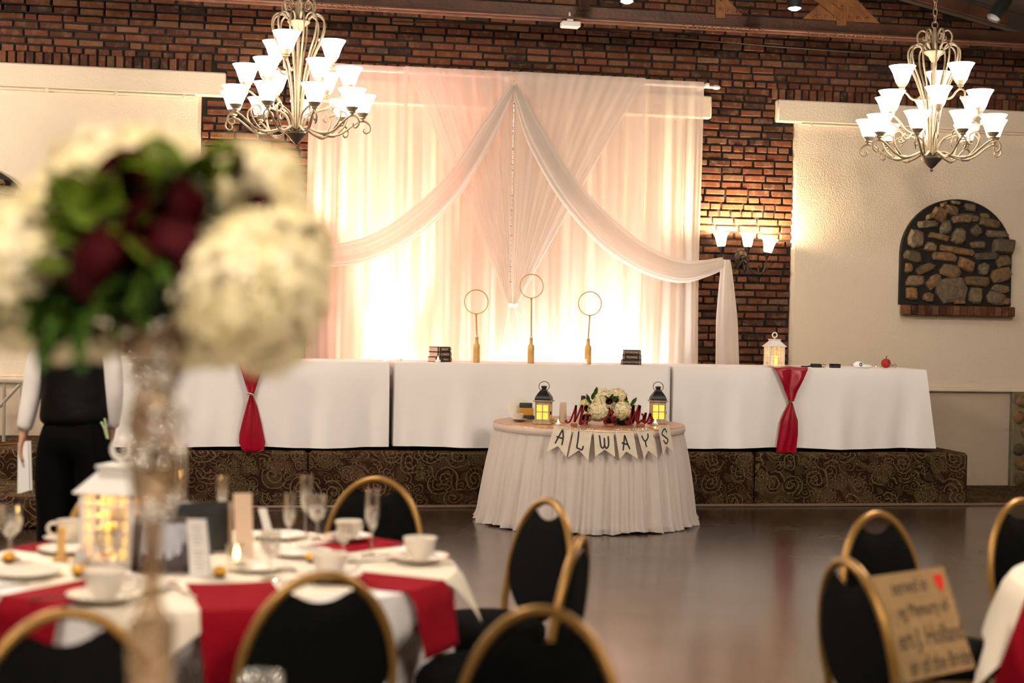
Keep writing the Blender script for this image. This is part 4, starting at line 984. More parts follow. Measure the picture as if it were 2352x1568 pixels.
sequinmat()
mb = MB(); mb.lathe([(0, SZ), (SR+.002, SZ), (SR+.004, SZ-.010)], 72, capb=False, capt=False); mb.build('sequin_cover', MATS['copper_sequin'], sk, True, 60)
bd_ = MB(); rs = random.Random(5)                          # glinting beads along the front rim
for k in range(70):
    a = -PI/2+rs.uniform(-.75, .75); q = SR+rs.uniform(-.02, .006); bd_.sphere((q*math.cos(a), q*math.sin(a), SZ+.004), rs.choice((.003, .004, .006)), 6, 4)
o = bd_.build('bead_trim', MATS['silver'], sk); o['kind'] = 'stuff'
def on_sweet(px, py):
    p = atZ(px, py, SZ+.001); d = Vector((p.x-SX, p.y-SYY, 0))
    if d.length > SR-.06: d *= (SR-.06)/d.length
    return Vector((SX+d.x, SYY+d.y, SZ+.001))
def wood_lantern(label, loc, rz, S=.115):
    t = thing('candle_lantern', label, 'lantern', loc, rz, 'lanterns on the sweetheart table'); h = .155; p = .013
    mb = MB(); mb.box((0, 0, .008), (S+.022, S+.022, .016), .003); mb.build('base', MATS['lime_wood'], t)
    mb = MB(); mb.box((0, 0, .016+h+.005), (S+.026, S+.026, .010), .003); mb.build('top_plate', MATS['lime_wood'], t)
    for sx in (-1, 1):
        for sy in (-1, 1): mb = MB(); mb.box((sx*(S-p)/2, sy*(S-p)/2, .016+h/2), (p, p, h), .001); mb.build('corner_post', MATS['lime_wood'], t)
    for side in range(4):
        rot = Matrix.Rotation(side*PI/2, 3, 'Z')
        for zz in (.016+.010, .016+h-.012):
            mb = MB(); mb.box(rot @ Vector((0, -(S-p)/2, zz)), (S-2*p, p*.8, .022), 0, rot); mb.build('rail', MATS['lime_wood'], t, False)
        mb = MB(); mb.box(rot @ Vector((0, -(S-p)/2, .016+h/2)), (.006, .006, h), 0, rot); mb.box(rot @ Vector((0, -(S-p)/2, .016+h/2)), (S-2*p, .006, .006), 0, rot); mb.build('muntin', MATS['lime_wood'], t, False)
        mb = MB(); mb.box(rot @ Vector((0, -(S-p)/2+.004, .016+h/2)), (S-2*p, .0015, h-.04), 0, rot); mb.build('pane', MATS['glow_pane'], t, False)
    mb = MB(); mb.box(((S+.004)/2, -S*.25, .016+h*.45), (.010, .012, .024), .002); mb.build('latch', MATS['iron'], t)
    k = math.sqrt(.5)*1.0; r45 = Matrix.Rotation(PI/4, 3, 'Z'); z0 = .026+h; w = S*1.02*2*k/math.sqrt(2)
    mb = MB(); mb.lathe([(w*.72, z0), (w*.73, z0+.006), (w*.70, z0+.022), (w*.56, z0+.042), (w*.40, z0+.062), (w*.30, z0+.072), (w*.29, z0+.078), (0, z0+.079)], 4, rot=r45); mb.build('roof', MATS['black_iron'], t, True, 35)
    mb = MB(); mb.lathe([(.019, z0+.076), (.019, z0+.096), (.024, z0+.098), (.024, z0+.104), (.012, z0+.109), (0, z0+.109)], 16); mb.build('chimney', MATS['black_iron'], t)
    mb = MB(); mb.tube([(.040*math.cos(a*PI/12), .012*math.sin(a*PI/12), z0+.105+.036*math.sin(a*PI/12)) for a in range(24)], .0026, 6, True); mb.build('ring', MATS['black_iron'], t)
    mb = MB(); mb.lathe([(.03, .016), (.03, .10), (.026, .108), (0, .104)], 18); mb.build('candle', MATS['led_candle'], t)
    lamp('POINT', 'lantern_light', (0, 0, .135), .35, (1, .55, .12), t, .02)
mat('black_iron', (0.008, 0.0075, 0.0075), 0.4, spec=0.35)
emat('glow_pane', (1.0, 0.60, 0.09), 0.55)  # panes emit amber themselves, standing in for candlelight on the glass
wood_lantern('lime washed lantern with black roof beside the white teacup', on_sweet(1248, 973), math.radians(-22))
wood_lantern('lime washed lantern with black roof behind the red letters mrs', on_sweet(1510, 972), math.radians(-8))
def tent_card(mb, w, h, lean=.16, twist=0.0):
    """folded card standing as a tent: both panels meet at the top edge, feet apart"""
    d = h*lean; k = twist*h
    for ya, yb in ((-d, 0.0), (d, 0.0)):
        mb.poly([(-w/2, ya, 0), (w/2, ya, 0), (w/2+k, yb, h), (-w/2+k, yb, h)], (0, .002 if ya < 0 else -.002, 0))
    return mb
# cups
_mb = MB(); _mb.lathe([(.020, 0), (.023, .002), (.020, .006), (.026, .012), (.034, .030), (.039, .050), (.0405, .056), (.0375, .055), (.032, .030), (.022, .013), (0, .010)], 24); CUPB = _mb.mesh('teacup', MATS['white_china'])
_mb = MB(); _mb.tube(smooth_path([(.036, 0, .046), (.052, 0, .048), (.062, 0, .036), (.054, 0, .020), (.030, 0, .016)], 5), .0042, 8); CUPH = _mb.mesh('handle', MATS['white_china'])
_mb = MB(); _mb.lathe([(.024, 0), (.028, .001), (.045, .008), (.068, .017), (.071, .019), (.066, .019), (.044, .011), (.026, .005), (0, .005)], 32); SAUC = _mb.mesh('saucer', MATS['white_china'])
def teacup(lab_c, lab_s, loc, rz, sc=1.0, group=None):
    s = bpy.data.objects.new('saucer', SAUC); COL.objects.link(s); s.location = loc; s.scale = (sc,)*3; tag(s, lab_s, 'saucer', group and 'saucers on the dining tables')
    c = bpy.data.objects.new('teacup', CUPB); COL.objects.link(c); c.location = (loc[0], loc[1], loc[2]+.0052*sc); c.rotation_euler = (0, 0, rz); c.scale = (sc,)*3; tag(c, lab_c, 'teacup', group)
    inst('handle', CUPH, c)
    return c
teacup('white teacup in front of the striped knitted square', 'white saucer under the teacup by the wooden lantern', on_sweet(1192, 967), 2.4, .95)
# striped knit cosy on a round plate
p = on_sweet(1212, 963); t = thing('knit_cosy', 'grey and yellow striped knitted square propped behind the teacup', 'knitwear', (p.x, p.y+.03, SZ+.002), -.08)
for k, (z0, z1, m) in enumerate(((0, .028, 'knit_grey'), (.028, .088, 'knit_yellow'), (.088, .128, 'knit_grey'))):
    if m not in MATS: mat(m, (.055, .06, .065) if 'grey' in m else (.62, .30, .04), .95, None, 1, 220, .6, .004)
    mb = MB(); mb.box((-.012*(z0+z1)/.128*.5, .04*(z0+z1)/2, (z0+z1)/2), (.122-.01*k, .022, z1-z0+.002), .006); mb.build('stripe', MATS[m], t)
mb = MB(); mb.lathe([(0, 0), (.085, 0), (.088, .004), (.06, .006), (0, .004)], 32, o=(p.x-.06, p.y+.085, SZ+.09), rot=Matrix.Rotation(PI/2-.15, 3, 'X')); o = mb.build('plate', MATS['white_china']); tag(o, 'round white plate standing behind the striped knitted square', 'plate')
p = on_sweet(1293, 968); mb = MB(); tent_card(mb, .052, .15, .14); o = mb.build('menu_card', MATS['peach_card'], None, False, loc=(p.x, p.y, SZ+.0005)); tag(o, 'blank peach menu card standing between lantern and red letters', 'card')
tealight('white tealight burning beside the peach menu card', on_sweet(1282, 977), sc=1.05)
tealight('white tealight burning before the lantern behind the letters mrs', on_sweet(1505, 977), sc=1.15)
p = on_sweet(1273, 969); t = thing('ring_dish', 'tiny gold wire ornament beside the wooden lantern', 'ornament', p)
mb = MB(); mb.tube(smooth_path([(-.03, 0, .004), (-.01, 0, .008), (.02, 0, .005), (.035, 0, .009)], 4), .005, 6); mb.build('wire', MATS['gold_paint'], t); mb = MB(); mb.sphere((-.005, 0, .02), .012, 10, 6); mb.build('ball', MATS['gold_paint'], t)
# two dark bottles behind the flowers
for px, lab, h in ((1344, 'dark bottle standing behind the hydrangea bowl', .20), (1353, 'slim dark stemmed bottle beside the other dark bottle', .19)):
    p = on_sweet(px, 967); mb = MB(); r = .020 if px < 1350 else .011
    mb.lathe([(r*.9, 0), (r, .004), (r, h*.6), (r*.9, h*.68), (r*.98, h*.78), (r*.9, h*.98), (0, h)], 14); o = mb.build('dark_bottle', MATS['black_plastic'], loc=(p.x, p.y+.08, SZ)); tag(o, lab, 'bottle')

# ---- red script letters
LY = SYY-0.40
def LP(zx, zy): return atY(1290+zx/7.84, 880+zy/7.84, LY)
def strokes(name, lst, parent, wd, base):
    for nm, pts in lst:
        mb = MB()
        for seg, w0 in pts:
            P = smooth_path([LP(*q)-base for q in seg], 6); n = len(P); ws = [wd*interp(w0, i/(n-1)) for i in range(n)]
            mb.ribbon(P, ws, (0, -1, 0), .014)
        mb.build(nm, MATS['burgundy_wood'], parent, False)
THK = [(0, .8), (.5, 1.25), (1, .9)]; THN = [(0, .55), (1, .75)]
def script(label, base_px, lst, block):
    b = LP(*base_px); b = Vector((b.x, LY+.007, SZ+.002)); t = thing('script_letters', label, 'letters', b)
    strokes('x', lst, t, .0135, Vector((b.x, b.y-.007+.007, b.z)))
    x0, x1 = LP(block[0], 730).x-b.x, LP(block[1], 730).x-b.x
    mb = MB(); mb.box(((x0+x1)/2, .006, .010), (x1-x0, .045, .020), .002); mb.build('stand_block', MATS['copper_wood'], t)
Mr = [('letter_m', [([(80, 665), (95, 708), (150, 690), (205, 570), (255, 440), (262, 395)], [(0, 1.5), (.2, .8), (.6, .8), (1, 1.2)]), ([(262, 400), (255, 540), (235, 700)], THK+[]), ([(235, 700), (290, 590), (345, 450), (375, 390)], [(0, .7), (1, 1.2)]), ([(377, 395), (365, 540), (338, 690), (350, 735), (400, 700), (425, 640)], [(0, 1.1), (.5, 1.5), (.8, 1.0), (1, .5)])]),
      ('letter_r', [([(420, 640), (440, 590), (462, 565), (470, 620), (452, 742)], [(0, .6), (.5, 1.1), (1, 1.2)]), ([(458, 670), (480, 605), (512, 572), (520, 598)], [(0, .7), (.7, 1.1), (1, 1.5)])])]
Am = [('ampersand', [([(975, 610), (960, 680), (900, 738), (820, 735), (775, 690), (800, 630), (870, 585), (920, 545), (925, 505), (890, 492), (862, 520), (875, 580), (920, 660), (985, 735)], [(0, .7), (.3, 1.3), (.6, 1.0), (1, 1.2)]), ([(935, 612), (990, 606)], [(0, .7), (1, .7)])])]
Mrs = [('letter_m', [([(1158, 680), (1180, 722), (1225, 690), (1265, 560), (1295, 400)], [(0, 1.6), (.4, 1.1), (1, 1.5)]), ([(1292, 400), (1290, 560), (1270, 735)], [(0, 1.2), (.5, 1.9), (1, 1.6)]), ([(1278, 700), (1340, 570), (1412, 395)], [(0, .9), (1, 1.6)]), ([(1412, 400), (1395, 540), (1372, 680), (1390, 715), (1450, 660)], [(0, 1.3), (.5, 1.7), (1, .6)])]),
       ('letter_r', [([(1445, 550), (1480, 590), (1475, 650), (1450, 700)], [(0, .9), (1, 1.2)]), ([(1475, 640), (1500, 580), (1522, 535), (1512, 610), (1490, 720)], [(0, .8), (1, 1.1)])]),
       ('letter_s', [([(1490, 725), (1540, 690), (1580, 600), (1600, 540)], [(0, .7), (1, 1.2)]), ([(1598, 545), (1608, 600), (1632, 650), (1610, 710), (1550, 725)], [(0, 1.2), (.5, 1.5), (1, .9)])])]
script('burgundy wooden script letters reading Mr', (230, 730), Mr, (180, 285))
script('burgundy wooden ampersand before the hydrangeas', (875, 735), Am, (810, 940))
script('burgundy wooden script letters reading Mrs', (1425, 730), Mrs, (1360, 1495))

# ---- banner
def BP(x, y, off=0.0, pl=None):
    return atPlane(1080+x/4.355, 860+y/4.355, pl[0]+pl[1]*off, pl[1])
def onrim(px):
    """point of the skirt's front rim seen at pixel column px"""
    best = None
    for k in range(-60, 61):
        a = -PI/2+k*.025; q = Vector((SX+(SR+.045)*math.cos(a), SYY+(SR+.045)*math.sin(a), SZ-.10)); e = abs(proj(q)[0]-px)
        if best is None or e < best[0]: best = (e, q, a)
    return best[1], best[2]
bn = thing('banner', 'paper pennant banner spelling always across the tulle skirt', 'banner', (SX, SYY-SR-.05, SZ-.30))
bo = Vector(bn.location)
PEN = [([(838, 510), (1010, 540), (1010, 600), (960, 825), (880, 715), (765, 770)], [[(848, 690), (880, 630), (925, 548)], [(925, 548), (930, 630), (915, 708)], [(862, 618), (890, 628), (930, 640)]]),
       ([(1040, 545), (1220, 562), (1180, 858), (1090, 755), (980, 828)], [[(1086, 565), (1078, 650), (1064, 735)], [(1060, 728), (1090, 742), (1118, 752), (1132, 712)]]),
       ([(1235, 562), (1430, 570), (1452, 826), (1345, 750), (1250, 825)], [[(1292, 605), (1300, 660), (1308, 715), (1326, 735), (1344, 705), (1340, 630)], [(1344, 705), (1362, 738), (1384, 705), (1380, 615)]]),
       ([(1450, 565), (1630, 565), (1678, 842), (1560, 770), (1495, 852)], [[(1545, 605), (1538, 680), (1530, 760)], [(1545, 605), (1570, 680), (1598, 748)], [(1515, 680), (1540, 690), (1578, 700)]]),
       ([(1663, 555), (1815, 545), (1875, 832), (1780, 760), (1740, 842)], [[(1716, 608), (1728, 640), (1752, 665), (1778, 630), (1776, 588)], [(1752, 665), (1756, 695), (1766, 725)]]),
       ([(1880, 515), (1990, 500), (2037, 775), (1965, 715), (1930, 808)], [[(1968, 580), (1945, 542), (1918, 590), (1945, 620), (1978, 650), (1960, 692), (1934, 655)]])]
stringpts = []
for poly, letter in PEN:
    cxp = sum(q[0] for q in poly)/len(poly); cc, a = onrim(1080+cxp/4.355); n = Vector((math.cos(a), math.sin(a), .10)).normalized()
    cc = cc+n*.012; pl = (cc, n)
    P = [BP(x, y, 0, pl)-bo for x, y in poly]; mb = MB(); mb.poly(P, -n*.0012); pn = mb.build('pennant', MATS['paper'], bn, False)
    mb = MB()
    for s in letter:
        Q = smooth_path([BP(x, y, .0012, pl)-bo for x, y in s], 4); ln = len(Q); mb.ribbon(Q, [.0115 if i not in (0, ln-1) else .008 for i in range(ln)], n, .0006)
    mb.build('letter', MATS['ink'], pn, False)
    for y_ in (.018,):
        mb = MB()
        for s in (.25, .75):
            q = P[0].lerp(P[1], s)+(P[-1]-P[0]).normalized()*.008+n*.001; mb.sphere(q, .0028, 6, 4)
        mb.build('eyelet', MATS['gold_paint'], pn)
    stringpts += [P[0].lerp(P[1], .25)+n*.002+(P[-1]-P[0]).normalized()*.008, P[0].lerp(P[1], .75)+n*.002+(P[-1]-P[0]).normalized()*.008]
mb = MB(); mb.tube(stringpts, .0016, 5); mb.build('string', MATS['gold_paint'], bn)

# ---------------------------------------------------------------- flowers
def hydrangea_mesh(name, rad, nf, seed, fs=.020, half=False):
    rs = random.Random(seed); mb = MB()
    mb.sphere((0, 0, 0), rad*.86, 16, 10)
    for k in range(nf):
        z = 1-2*(k+.5)/nf; ph = k*2.39996; s = math.sqrt(max(0, 1-z*z)); d = Vector((s*math.cos(ph), s*math.sin(ph), z))
        c = d*rad*rs.uniform(.84, 1.05); t = d.orthogonal().normalized(); b = d.cross(t); a0 = rs.uniform(0, 6.28)
        for j in range(4):
            a = a0+j*PI/2; e = t*math.cos(a)+b*math.sin(a); f = t*math.cos(a+PI/2)+b*math.sin(a+PI/2); tip = c+e*fs*rs.uniform(.85, 1.1)+d*rs.uniform(-.2, .35)*fs
            mb.add([c, c+e*fs*.55+f*fs*.42+d*.001, tip, c+e*fs*.55-f*fs*.42+d*.001], [(0, 1, 2, 3)])
    return mb.mesh(name, MATS['hydrangea_petal'], True, 60)
HY_S = hydrangea_mesh('hydrangea_bloom', .074, 190, 3, .0175); HY_L = hydrangea_mesh('hydrangea_bloom', .115, 330, 4, .019)
def rose_mesh(rad, seed):
    rs = random.Random(seed); mb = MB()
    for ring, (n, r0, h, op) in enumerate(((3, .25, .9, .1), (5, .5, .85, .35), (6, .78, .7, .6), (7, 1.0, .5, .95))):
        for k in range(n):
            a0 = 2*PI*k/n+ring*.5
            def fn(u, v):
                a = a0+(u-.5)*2*PI/n*1.5; r = rad*r0*(.35+.65*v**.7)*(1+op*.25*v*v); return (r*math.cos(a), r*math.sin(a), rad*(-.5+(h+.4)*v-op*.35*v*v))
            mb.grid(6, 5, fn)
    return mb.mesh('rose', MATS['burgundy_petal'], True, 120)
ROSE = rose_mesh(.036, 2)
def leaf_mesh(L, W, m, curl_=.2):
    mb = MB(); mb.grid(5, 8, lambda u, v: ((u-.5)*W*math.sin(PI*min(.999, v**.8*.97+.02))**.8*2*.5, v*L, curl_*L*(v*v)*-1+abs(u-.5)*W*.5)); return mb.mesh('leaf', MATS[m], True, 120)
LEAF_A, LEAF_B = leaf_mesh(.085, .042, 'leaf'), leaf_mesh(.10, .05, 'dark_leaf', .3)
def leaf_at(par, me, p, d, sc=1.0, roll=0.0):
    q = Vector((0, 1, 0)).rotation_difference(Vector(d).normalized()) @ Vector((1, 0, 0)).rotation_difference(Vector((1, 0, 0)))
    e = (q.to_matrix() @ Matrix.Rotation(roll, 3, 'Y')).to_euler(); return inst('leaf', me, par, p, e, (sc,)*3)
# low bowl of hydrangeas on the sweetheart table
fp = on_sweet(1396, 965); fp = Vector((fp.x, SYY-.10, SZ)); t = thing('hydrangea_bowl', 'low black bowl of cream hydrangeas with burgundy blooms behind the ampersand', 'flower arrangement', fp)
mb = MB(); mb.lathe([(.06, .001), (.10, .004), (.13, .03), (.135, .055), (.125, .055), (.09, .04), (0, .04)], 24); mb.build('bowl', MATS['black_plastic'], t)
def FP(px, py, Y): return atY(px, py, Y)-fp
for px, py, dy, s in ((1374, 943, -.09, 1.12), (1428, 944, -.09, 1.06), (1383, 915, .03, 1.08), (1418, 913, .06, 1.02), (1402, 935, .0, .9), (1345, 930, .0, .62), (1455, 945, .03, .72), (1350, 955, -.02, .6)):
    q = FP(px, py, fp.y+dy); inst('hydrangea_bloom', HY_S, t, q, (R.uniform(0, 6), R.uniform(0, 6), 0), (s,)*3)
for px, py, dy in ((1399, 921, -.11), (1414, 917, -.06), (1348, 938, -.08), (1436, 916, .02), (1396, 940, -.10), (1342, 958, -.1)):
    inst('rose', ROSE, t, FP(px, py, fp.y+dy), (1.2, R.uniform(-.4, .4), R.uniform(0, 6)), (.62,)*3)
for px, py, dx, dz in ((1402, 915, .2, 1), (1408, 916, .6, .8), (1398, 917, -.5, .9), (1358, 922, -.5, .6), (1352, 916, -.3, 1), (1362, 928, .4, .6), (1440, 930, .8, .5), (1448, 928, .6, 1), (1444, 935, .9, -.1), (1452, 922, .5, 1), (1436, 940, .3, .8), (1366, 900, .2, 1), (1360, 910, .2, .9), (1442, 925, -.4, .8)):
    leaf_at(t, LEAF_A if (px % 2) else LEAF_B, FP(px, py+6, fp.y-.09), (dx, -.4, dz), .62, R.uniform(-.6, .6))
# ---------------------------------------------------------------- banquet chairs
def arch_hw(z): return .21*math.sqrt(max(0, 1-((z-.62)/.30)**2)) if z > .62 else lerp(.20, .21, max(0, (z-.45)/.17))
def back_y(z): return -.02-.068*max(0, z-.45)/.47
def make_chair(label, group):
    t = thing('banquet_chair', label, 'chair', (0, 0, 0), 0, group)
    fr = []
    for k in range(25):
        a = PI*k/24; fr.append((-.21*math.cos(a), back_y(.62+.295*math.sin(a)), .62+.295*math.sin(a)))
    for s in (-1, 1):
        mb = MB(); mb.tube(smooth_path([(s*.205, -.13, .006), (s*.20, -.05, .30), (s*.20, -.02, .44)], 5), .0125, 10); mb.build('rear_leg', MATS['gold_frame'], t)
        mb = MB(); mb.tube([(s*.185, .405, .006), (s*.18, .385, .43)], .0125, 10); mb.build('front_leg', MATS['gold_frame'], t)
    mb = MB(); mb.tube([(-.20, -.02, .43), (-.2055, -.028, .53)]+fr+[(.2055, -.028, .53), (.20, -.02, .43)], .0135, 10); mb.build('back_frame', MATS['gold_frame'], t)
    mb = MB()
    for s in (-1, 1): mb.tube([(s*.20, -.02, .425), (s*.18, .385, .425)], .011, 8); mb.tube([(s*.195, -.03, .22), (s*.182, .395, .22)], .008, 8)
    mb.tube([(-.18, .385, .425), (.18, .385, .425)], .011, 8); mb.tube([(-.2, -.02, .425), (.2, -.02, .425)], .011, 8); mb.build('seat_frame', MATS['gold_frame'], t)
    mb = MB()
    def ztop(x):
        a = .62+.283*math.sqrt(max(0, 1-(x/.2)**2))
        return min(a, .845+(.886-.845)*(x/.092)**2) if abs(x) < .092 else a
    def zbot(x): return .67-.195*math.sqrt(max(0, 1-(x/.2)**2))
    for side in (-1, 1):
        def fn(u, v):
            x = -.198*math.cos(PI*u); z = lerp(zbot(x), ztop(x), v); s = x/.2
            th = .030*max(0, 1-s*s)**.35*max(0, 4*v*(1-v))**.30
            return (x, back_y(z)+side*th, z)
        mb.grid(32, 14, fn)
    mb.build('back_pad', MATS['black_fabric'], t, True, 70)
    mb = MB()
    def seat(u, v):
        a = 2*PI*u; c, s = math.cos(a), math.sin(a); n = 3.2; k = (abs(c)**n+abs(s)**n)**(-1/n)
        prof = [(0, .435), (.96, .435), (1.0, .452), (1.0, .482), (.94, .502), (.6, .515), (0, .519)]
        i = v*6; j = min(int(i), 5); q = i-j; rr, z = lerp(prof[j][0], prof[j+1][0], q), lerp(prof[j][1], prof[j+1][1], q)
        y = s*k*.215*rr; return (c*k*.215*rr*(1+.06*s), .195+y, z)
    mb.grid(44, 7, seat, True); mb.build('seat', MATS['black_fabric'], t, True, 50)
    return t
T1 = Vector((-.01, 5.03, 0)); T2 = Vector((3.27, 4.30, 0)); T0 = Vector((-.05, 2.42, 0)); TR, TH = .762, .762
CH0 = None; CHAIRS = []
def chair(px, py, toward, label, dz=0.0, turnby=0.0):
    """place a chair so that its back top is seen at (px, py)"""
    global CH0
    p = atZ(px, py, .915); d = (Vector(toward)-p); d.z = 0; d.normalize()
    rz = math.atan2(-d.x, d.y)+math.radians(turnby); loc = Vector((p.x, p.y, 0))+Vector((-math.sin(rz), math.cos(rz), 0))*.088
    CHAIRS.append((loc.copy(), rz))
    if CH0 is None:
        CH0 = make_chair(label, 'black and gold banquet chairs'); CH0.location = loc; CH0.rotation_euler = (0, 0, rz); return CH0
    return copy_tree(CH0, None, loc, rz, label)
chair(742, 1322, T1, 'black banquet chair with gold rim on the near side of the centrepiece table')
chair(150, 1408, T0, 'black banquet chair with gold rim beside the crystal flower stand')
chair(868, 1100, T1, 'black banquet chair with gold rim behind the champagne flutes')
chair(268, 1108, T1, 'black banquet chair with gold rim behind the large white lantern')
chair(1262, 1150, T1, 'black banquet chair with gold rim in front of the tulle skirt')
chair(1335, 1238, T1, 'black banquet chair with gold rim between two others at the dance floor edge')
chair(1255, 1402, T0, 'black banquet chair with gold rim seen square on at the aisle')
chair(2010, 1180, T2, 'black banquet chair with gold rim behind the handwritten sign', turnby=-26)
SIGNCH = chair(1945, 1290, T2, 'black banquet chair with gold rim holding the handwritten sign', turnby=-4)
chair(2345, 1150, T2, 'black banquet chair with gold rim at the far side of the sign table', turnby=10)

# ---------------------------------------------------------------- handwritten memorial sign
bl, br_, tl = atZ(2088, 1566, .522), atZ(2238, 1534, .522), None
tl = atD(1986, 1326, proj(bl)[2]+.06)
hv = (br_-bl); W_ = hv.length; hx = hv.normalized(); up = (tl-bl); up = (up-hx*up.dot(hx)); H_ = up.length; uy = up.normalized(); nz = hx.cross(uy)
W_ *= 1.02
sg = thing('memorial_sign', 'kraft paper sign with handwriting and a red heart on the chair seat', 'sign', bl)
sg.rotation_euler = Matrix((hx, uy, nz)).transposed().to_euler()
mat('kraft', (.42, .27, .12), .8, (.36, .22, .095), 40, 200, .2, .002)
mb = MB(); mb.box((W_/2-.01, H_/2, -.004), (W_+.02, H_, .008), .001); mb.build('board', MATS['kraft'], sg, False)
mat('heart_red', (.85, .022, .015), .5)
for txt, cx, cy, sz, wmax in (('served in', .40, .86, .048, .62), ('ng Memory of', .50, .63, .044, .86), ('ert J. Holland', .50, .37, .060, .97), ('er of the Bride', .52, .12, .052, .90)):
    me = text_mesh('handwriting', txt, sz, MATS['ink'], .0003, .12); wx = max(v.co.x for v in me.vertices)-min(v.co.x for v in me.vertices)
    inst('handwriting', me, sg, (W_*cx, H_*cy, .0006), (0, 0, 0), (min(1.0, W_*wmax/wx), 1.45, 1))
hp = []
for k in range(28):
    a = 2*PI*k/28; hp.append((W_*.86+.0023*16*math.sin(a)**3*.62, H_*.86+.0023*(13*math.cos(a)-5*math.cos(2*a)-2*math.cos(3*a)-math.cos(4*a)-(5 if k == 0 else 0))*1.0, .0004))
mb = MB(); mb.poly(hp, (0, 0, .0008)); mb.build('heart', MATS['heart_red'], sg, False)

# ---------------------------------------------------------------- round dining tables
# where a chair is pushed under a table its seat and front legs press the hanging cloth inward
ND = 360
def dent_limits(c):
    raw = [9.0]*ND
    for loc, rz in CHAIRS:
        if math.hypot(loc.x-c.x, loc.y-c.y) > 1.9: continue
        cr_, sr_ = math.cos(-rz), math.sin(-rz)
        for i in range(ND):
            a = 2*PI*i/ND; ux, uy = math.cos(a), math.sin(a); r = .35
            while r < 1.15:
                dx, dy = c.x+ux*r-loc.x, c.y+uy*r-loc.y; lx, ly = dx*cr_-dy*sr_, dx*sr_+dy*cr_
                if abs(lx) < .245 and -.15 < ly < .428: raw[i] = min(raw[i], r); break
                r += .008
    out = []
    for i in range(ND):
        out.append(min(raw[(i+j) % ND]+1.1*abs(j)*2*PI/ND*TR for j in range(-45, 46)))
    return out
DENT = {}
def dent(c, r, a, z, m):
    """radius r of hanging cloth at angle a and height z, pressed in to stay m clear of the chairs"""
    key = (round(c.x, 3), round(c.y, 3))
    if key not in DENT: DENT[key] = dent_limits(c)
    t = (a/(2*PI)*ND) % ND; i = int(t); L = lerp(DENT[key][i % ND], DENT[key][(i+1) % ND], t-i)-m
    if r <= L: return r
    q = min(1, max(0, ((.66-z)/.12) if m > .03 else (.575-z)/.05)); q = q*q*(3-2*q); return lerp(r, L, q)
TOPPER = {}                                       # table -> (rotation, half side, slope) of its square topper
def topper_over(c, a):
    """how far the topper hangs over the rim at angle a, and its slope"""
    k = (round(c.x, 3), round(c.y, 3))
    if k not in TOPPER: return 0.0, .16
    rot, side, sl = TOPPER[k]; b = a-rot; return max(0.0, side/max(abs(math.cos(b)), abs(math.sin(b)))-TR), sl
RADII = [.0, .2, .38, .5, .6, .68, .72, .75, TR-.004, TR, TR+.003, TR+.006, TR+.010, TR+.016, TR+.025, TR+.04]+[TR+.06+.02*k for k in range(22)]
def drape(c, r, a, lift, m, slope=.16, under=False):
    """cloth point at cloth distance r from the table centre: flat on top, then hanging"""
    if r <= TR: return (c.x+r*math.cos(a), c.y+r*math.sin(a), TH+lift)
    k = r-TR; q = min(1, k/.04); s = slope*k
    if under:                                     # lies over the topper where that hangs
        kt, sl = topper_over(c, a); s = sl*min(k, kt+.05)+slope*max(0, k-kt-.05)
    rr = TR+.006+lift+.014*q+s; z = TH+lift-max(0, k-.006)*.985
    rr = dent(c, rr, a, z, m); return (c.x+rr*math.cos(a), c.y+rr*math.sin(a), z)
def weld(o):
    bm = bmesh.new(); bm.from_mesh(o.data); bmesh.ops.remove_doubles(bm, verts=bm.verts, dist=1e-5); bmesh.ops.dissolve_degenerate(bm, edges=bm.edges, dist=1e-6); bm.to_mesh(o.data); bm.free(); return o
def round_table(c, lab_t, lab_c, rot, side=.63, m='cream_cloth', lab_o=None, slope=.16):
    t = thing('round_table', lab_t, 'table', c, 0, 'round dining tables'); mb = MB(); mb.lathe([(0, TH-.03), (TR-.012, TH-.03), (TR-.010, TH-.004), (0, TH-.004)], 48); mb.build('tabletop', MATS['dark_wood'], t)
    for a in range(4):
        mb = MB(); x, y = .42*math.cos(a*PI/2+.78), .42*math.sin(a*PI/2+.78); mb.tube([(x, y, TH-.03), (x*1.08, y*1.08, 0)], .016, 8); mb.build('leg', MATS['iron'], t)
    rs = random.Random(int(c.x*100)+50); ph = [rs.uniform(0, 6) for _ in range(4)]
    mb = MB()
    def sk(u, v):
        a = 2*PI*u; w = .030*v**.8*(math.sin(11*a+ph[0])+.6*math.sin(17*a+ph[1])); r = TR+.002+.05*v+w; z = lerp(TH+.001, .012, v)
        r = dent(c, r, a, z, .035); return (c.x+r*math.cos(a), c.y+r*math.sin(a), z)
    mb.grid(300, 26, sk, True); n0 = len(mb.v); mb.lathe([(0, TH+.001), (TR+.002, TH+.001)], 300, o=(c.x, c.y, 0), capb=False, capt=False)
    tag(mb.build('tablecloth', MATS['white_cloth'], None, True, 60), lab_c, 'tablecloth', 'floor length cloths on the round tables')
    if lab_o:
        TOPPER[(round(c.x, 3), round(c.y, 3))] = (rot, side, slope); mb = MB()
        def top(u, v):
            a = 2*PI*u+rot; b = a-rot; rm = side/max(abs(math.cos(b)), abs(math.sin(b))); return drape(c, min(RADII[int(round(v*(len(RADII)-1)))], rm), a, .003, .024, slope)
        mb.grid(240, len(RADII), top, True); tag(weld(mb.build('table_topper', MATS[m], None, True, 60)), lab_o, 'tablecloth', 'square toppers on the round tables')
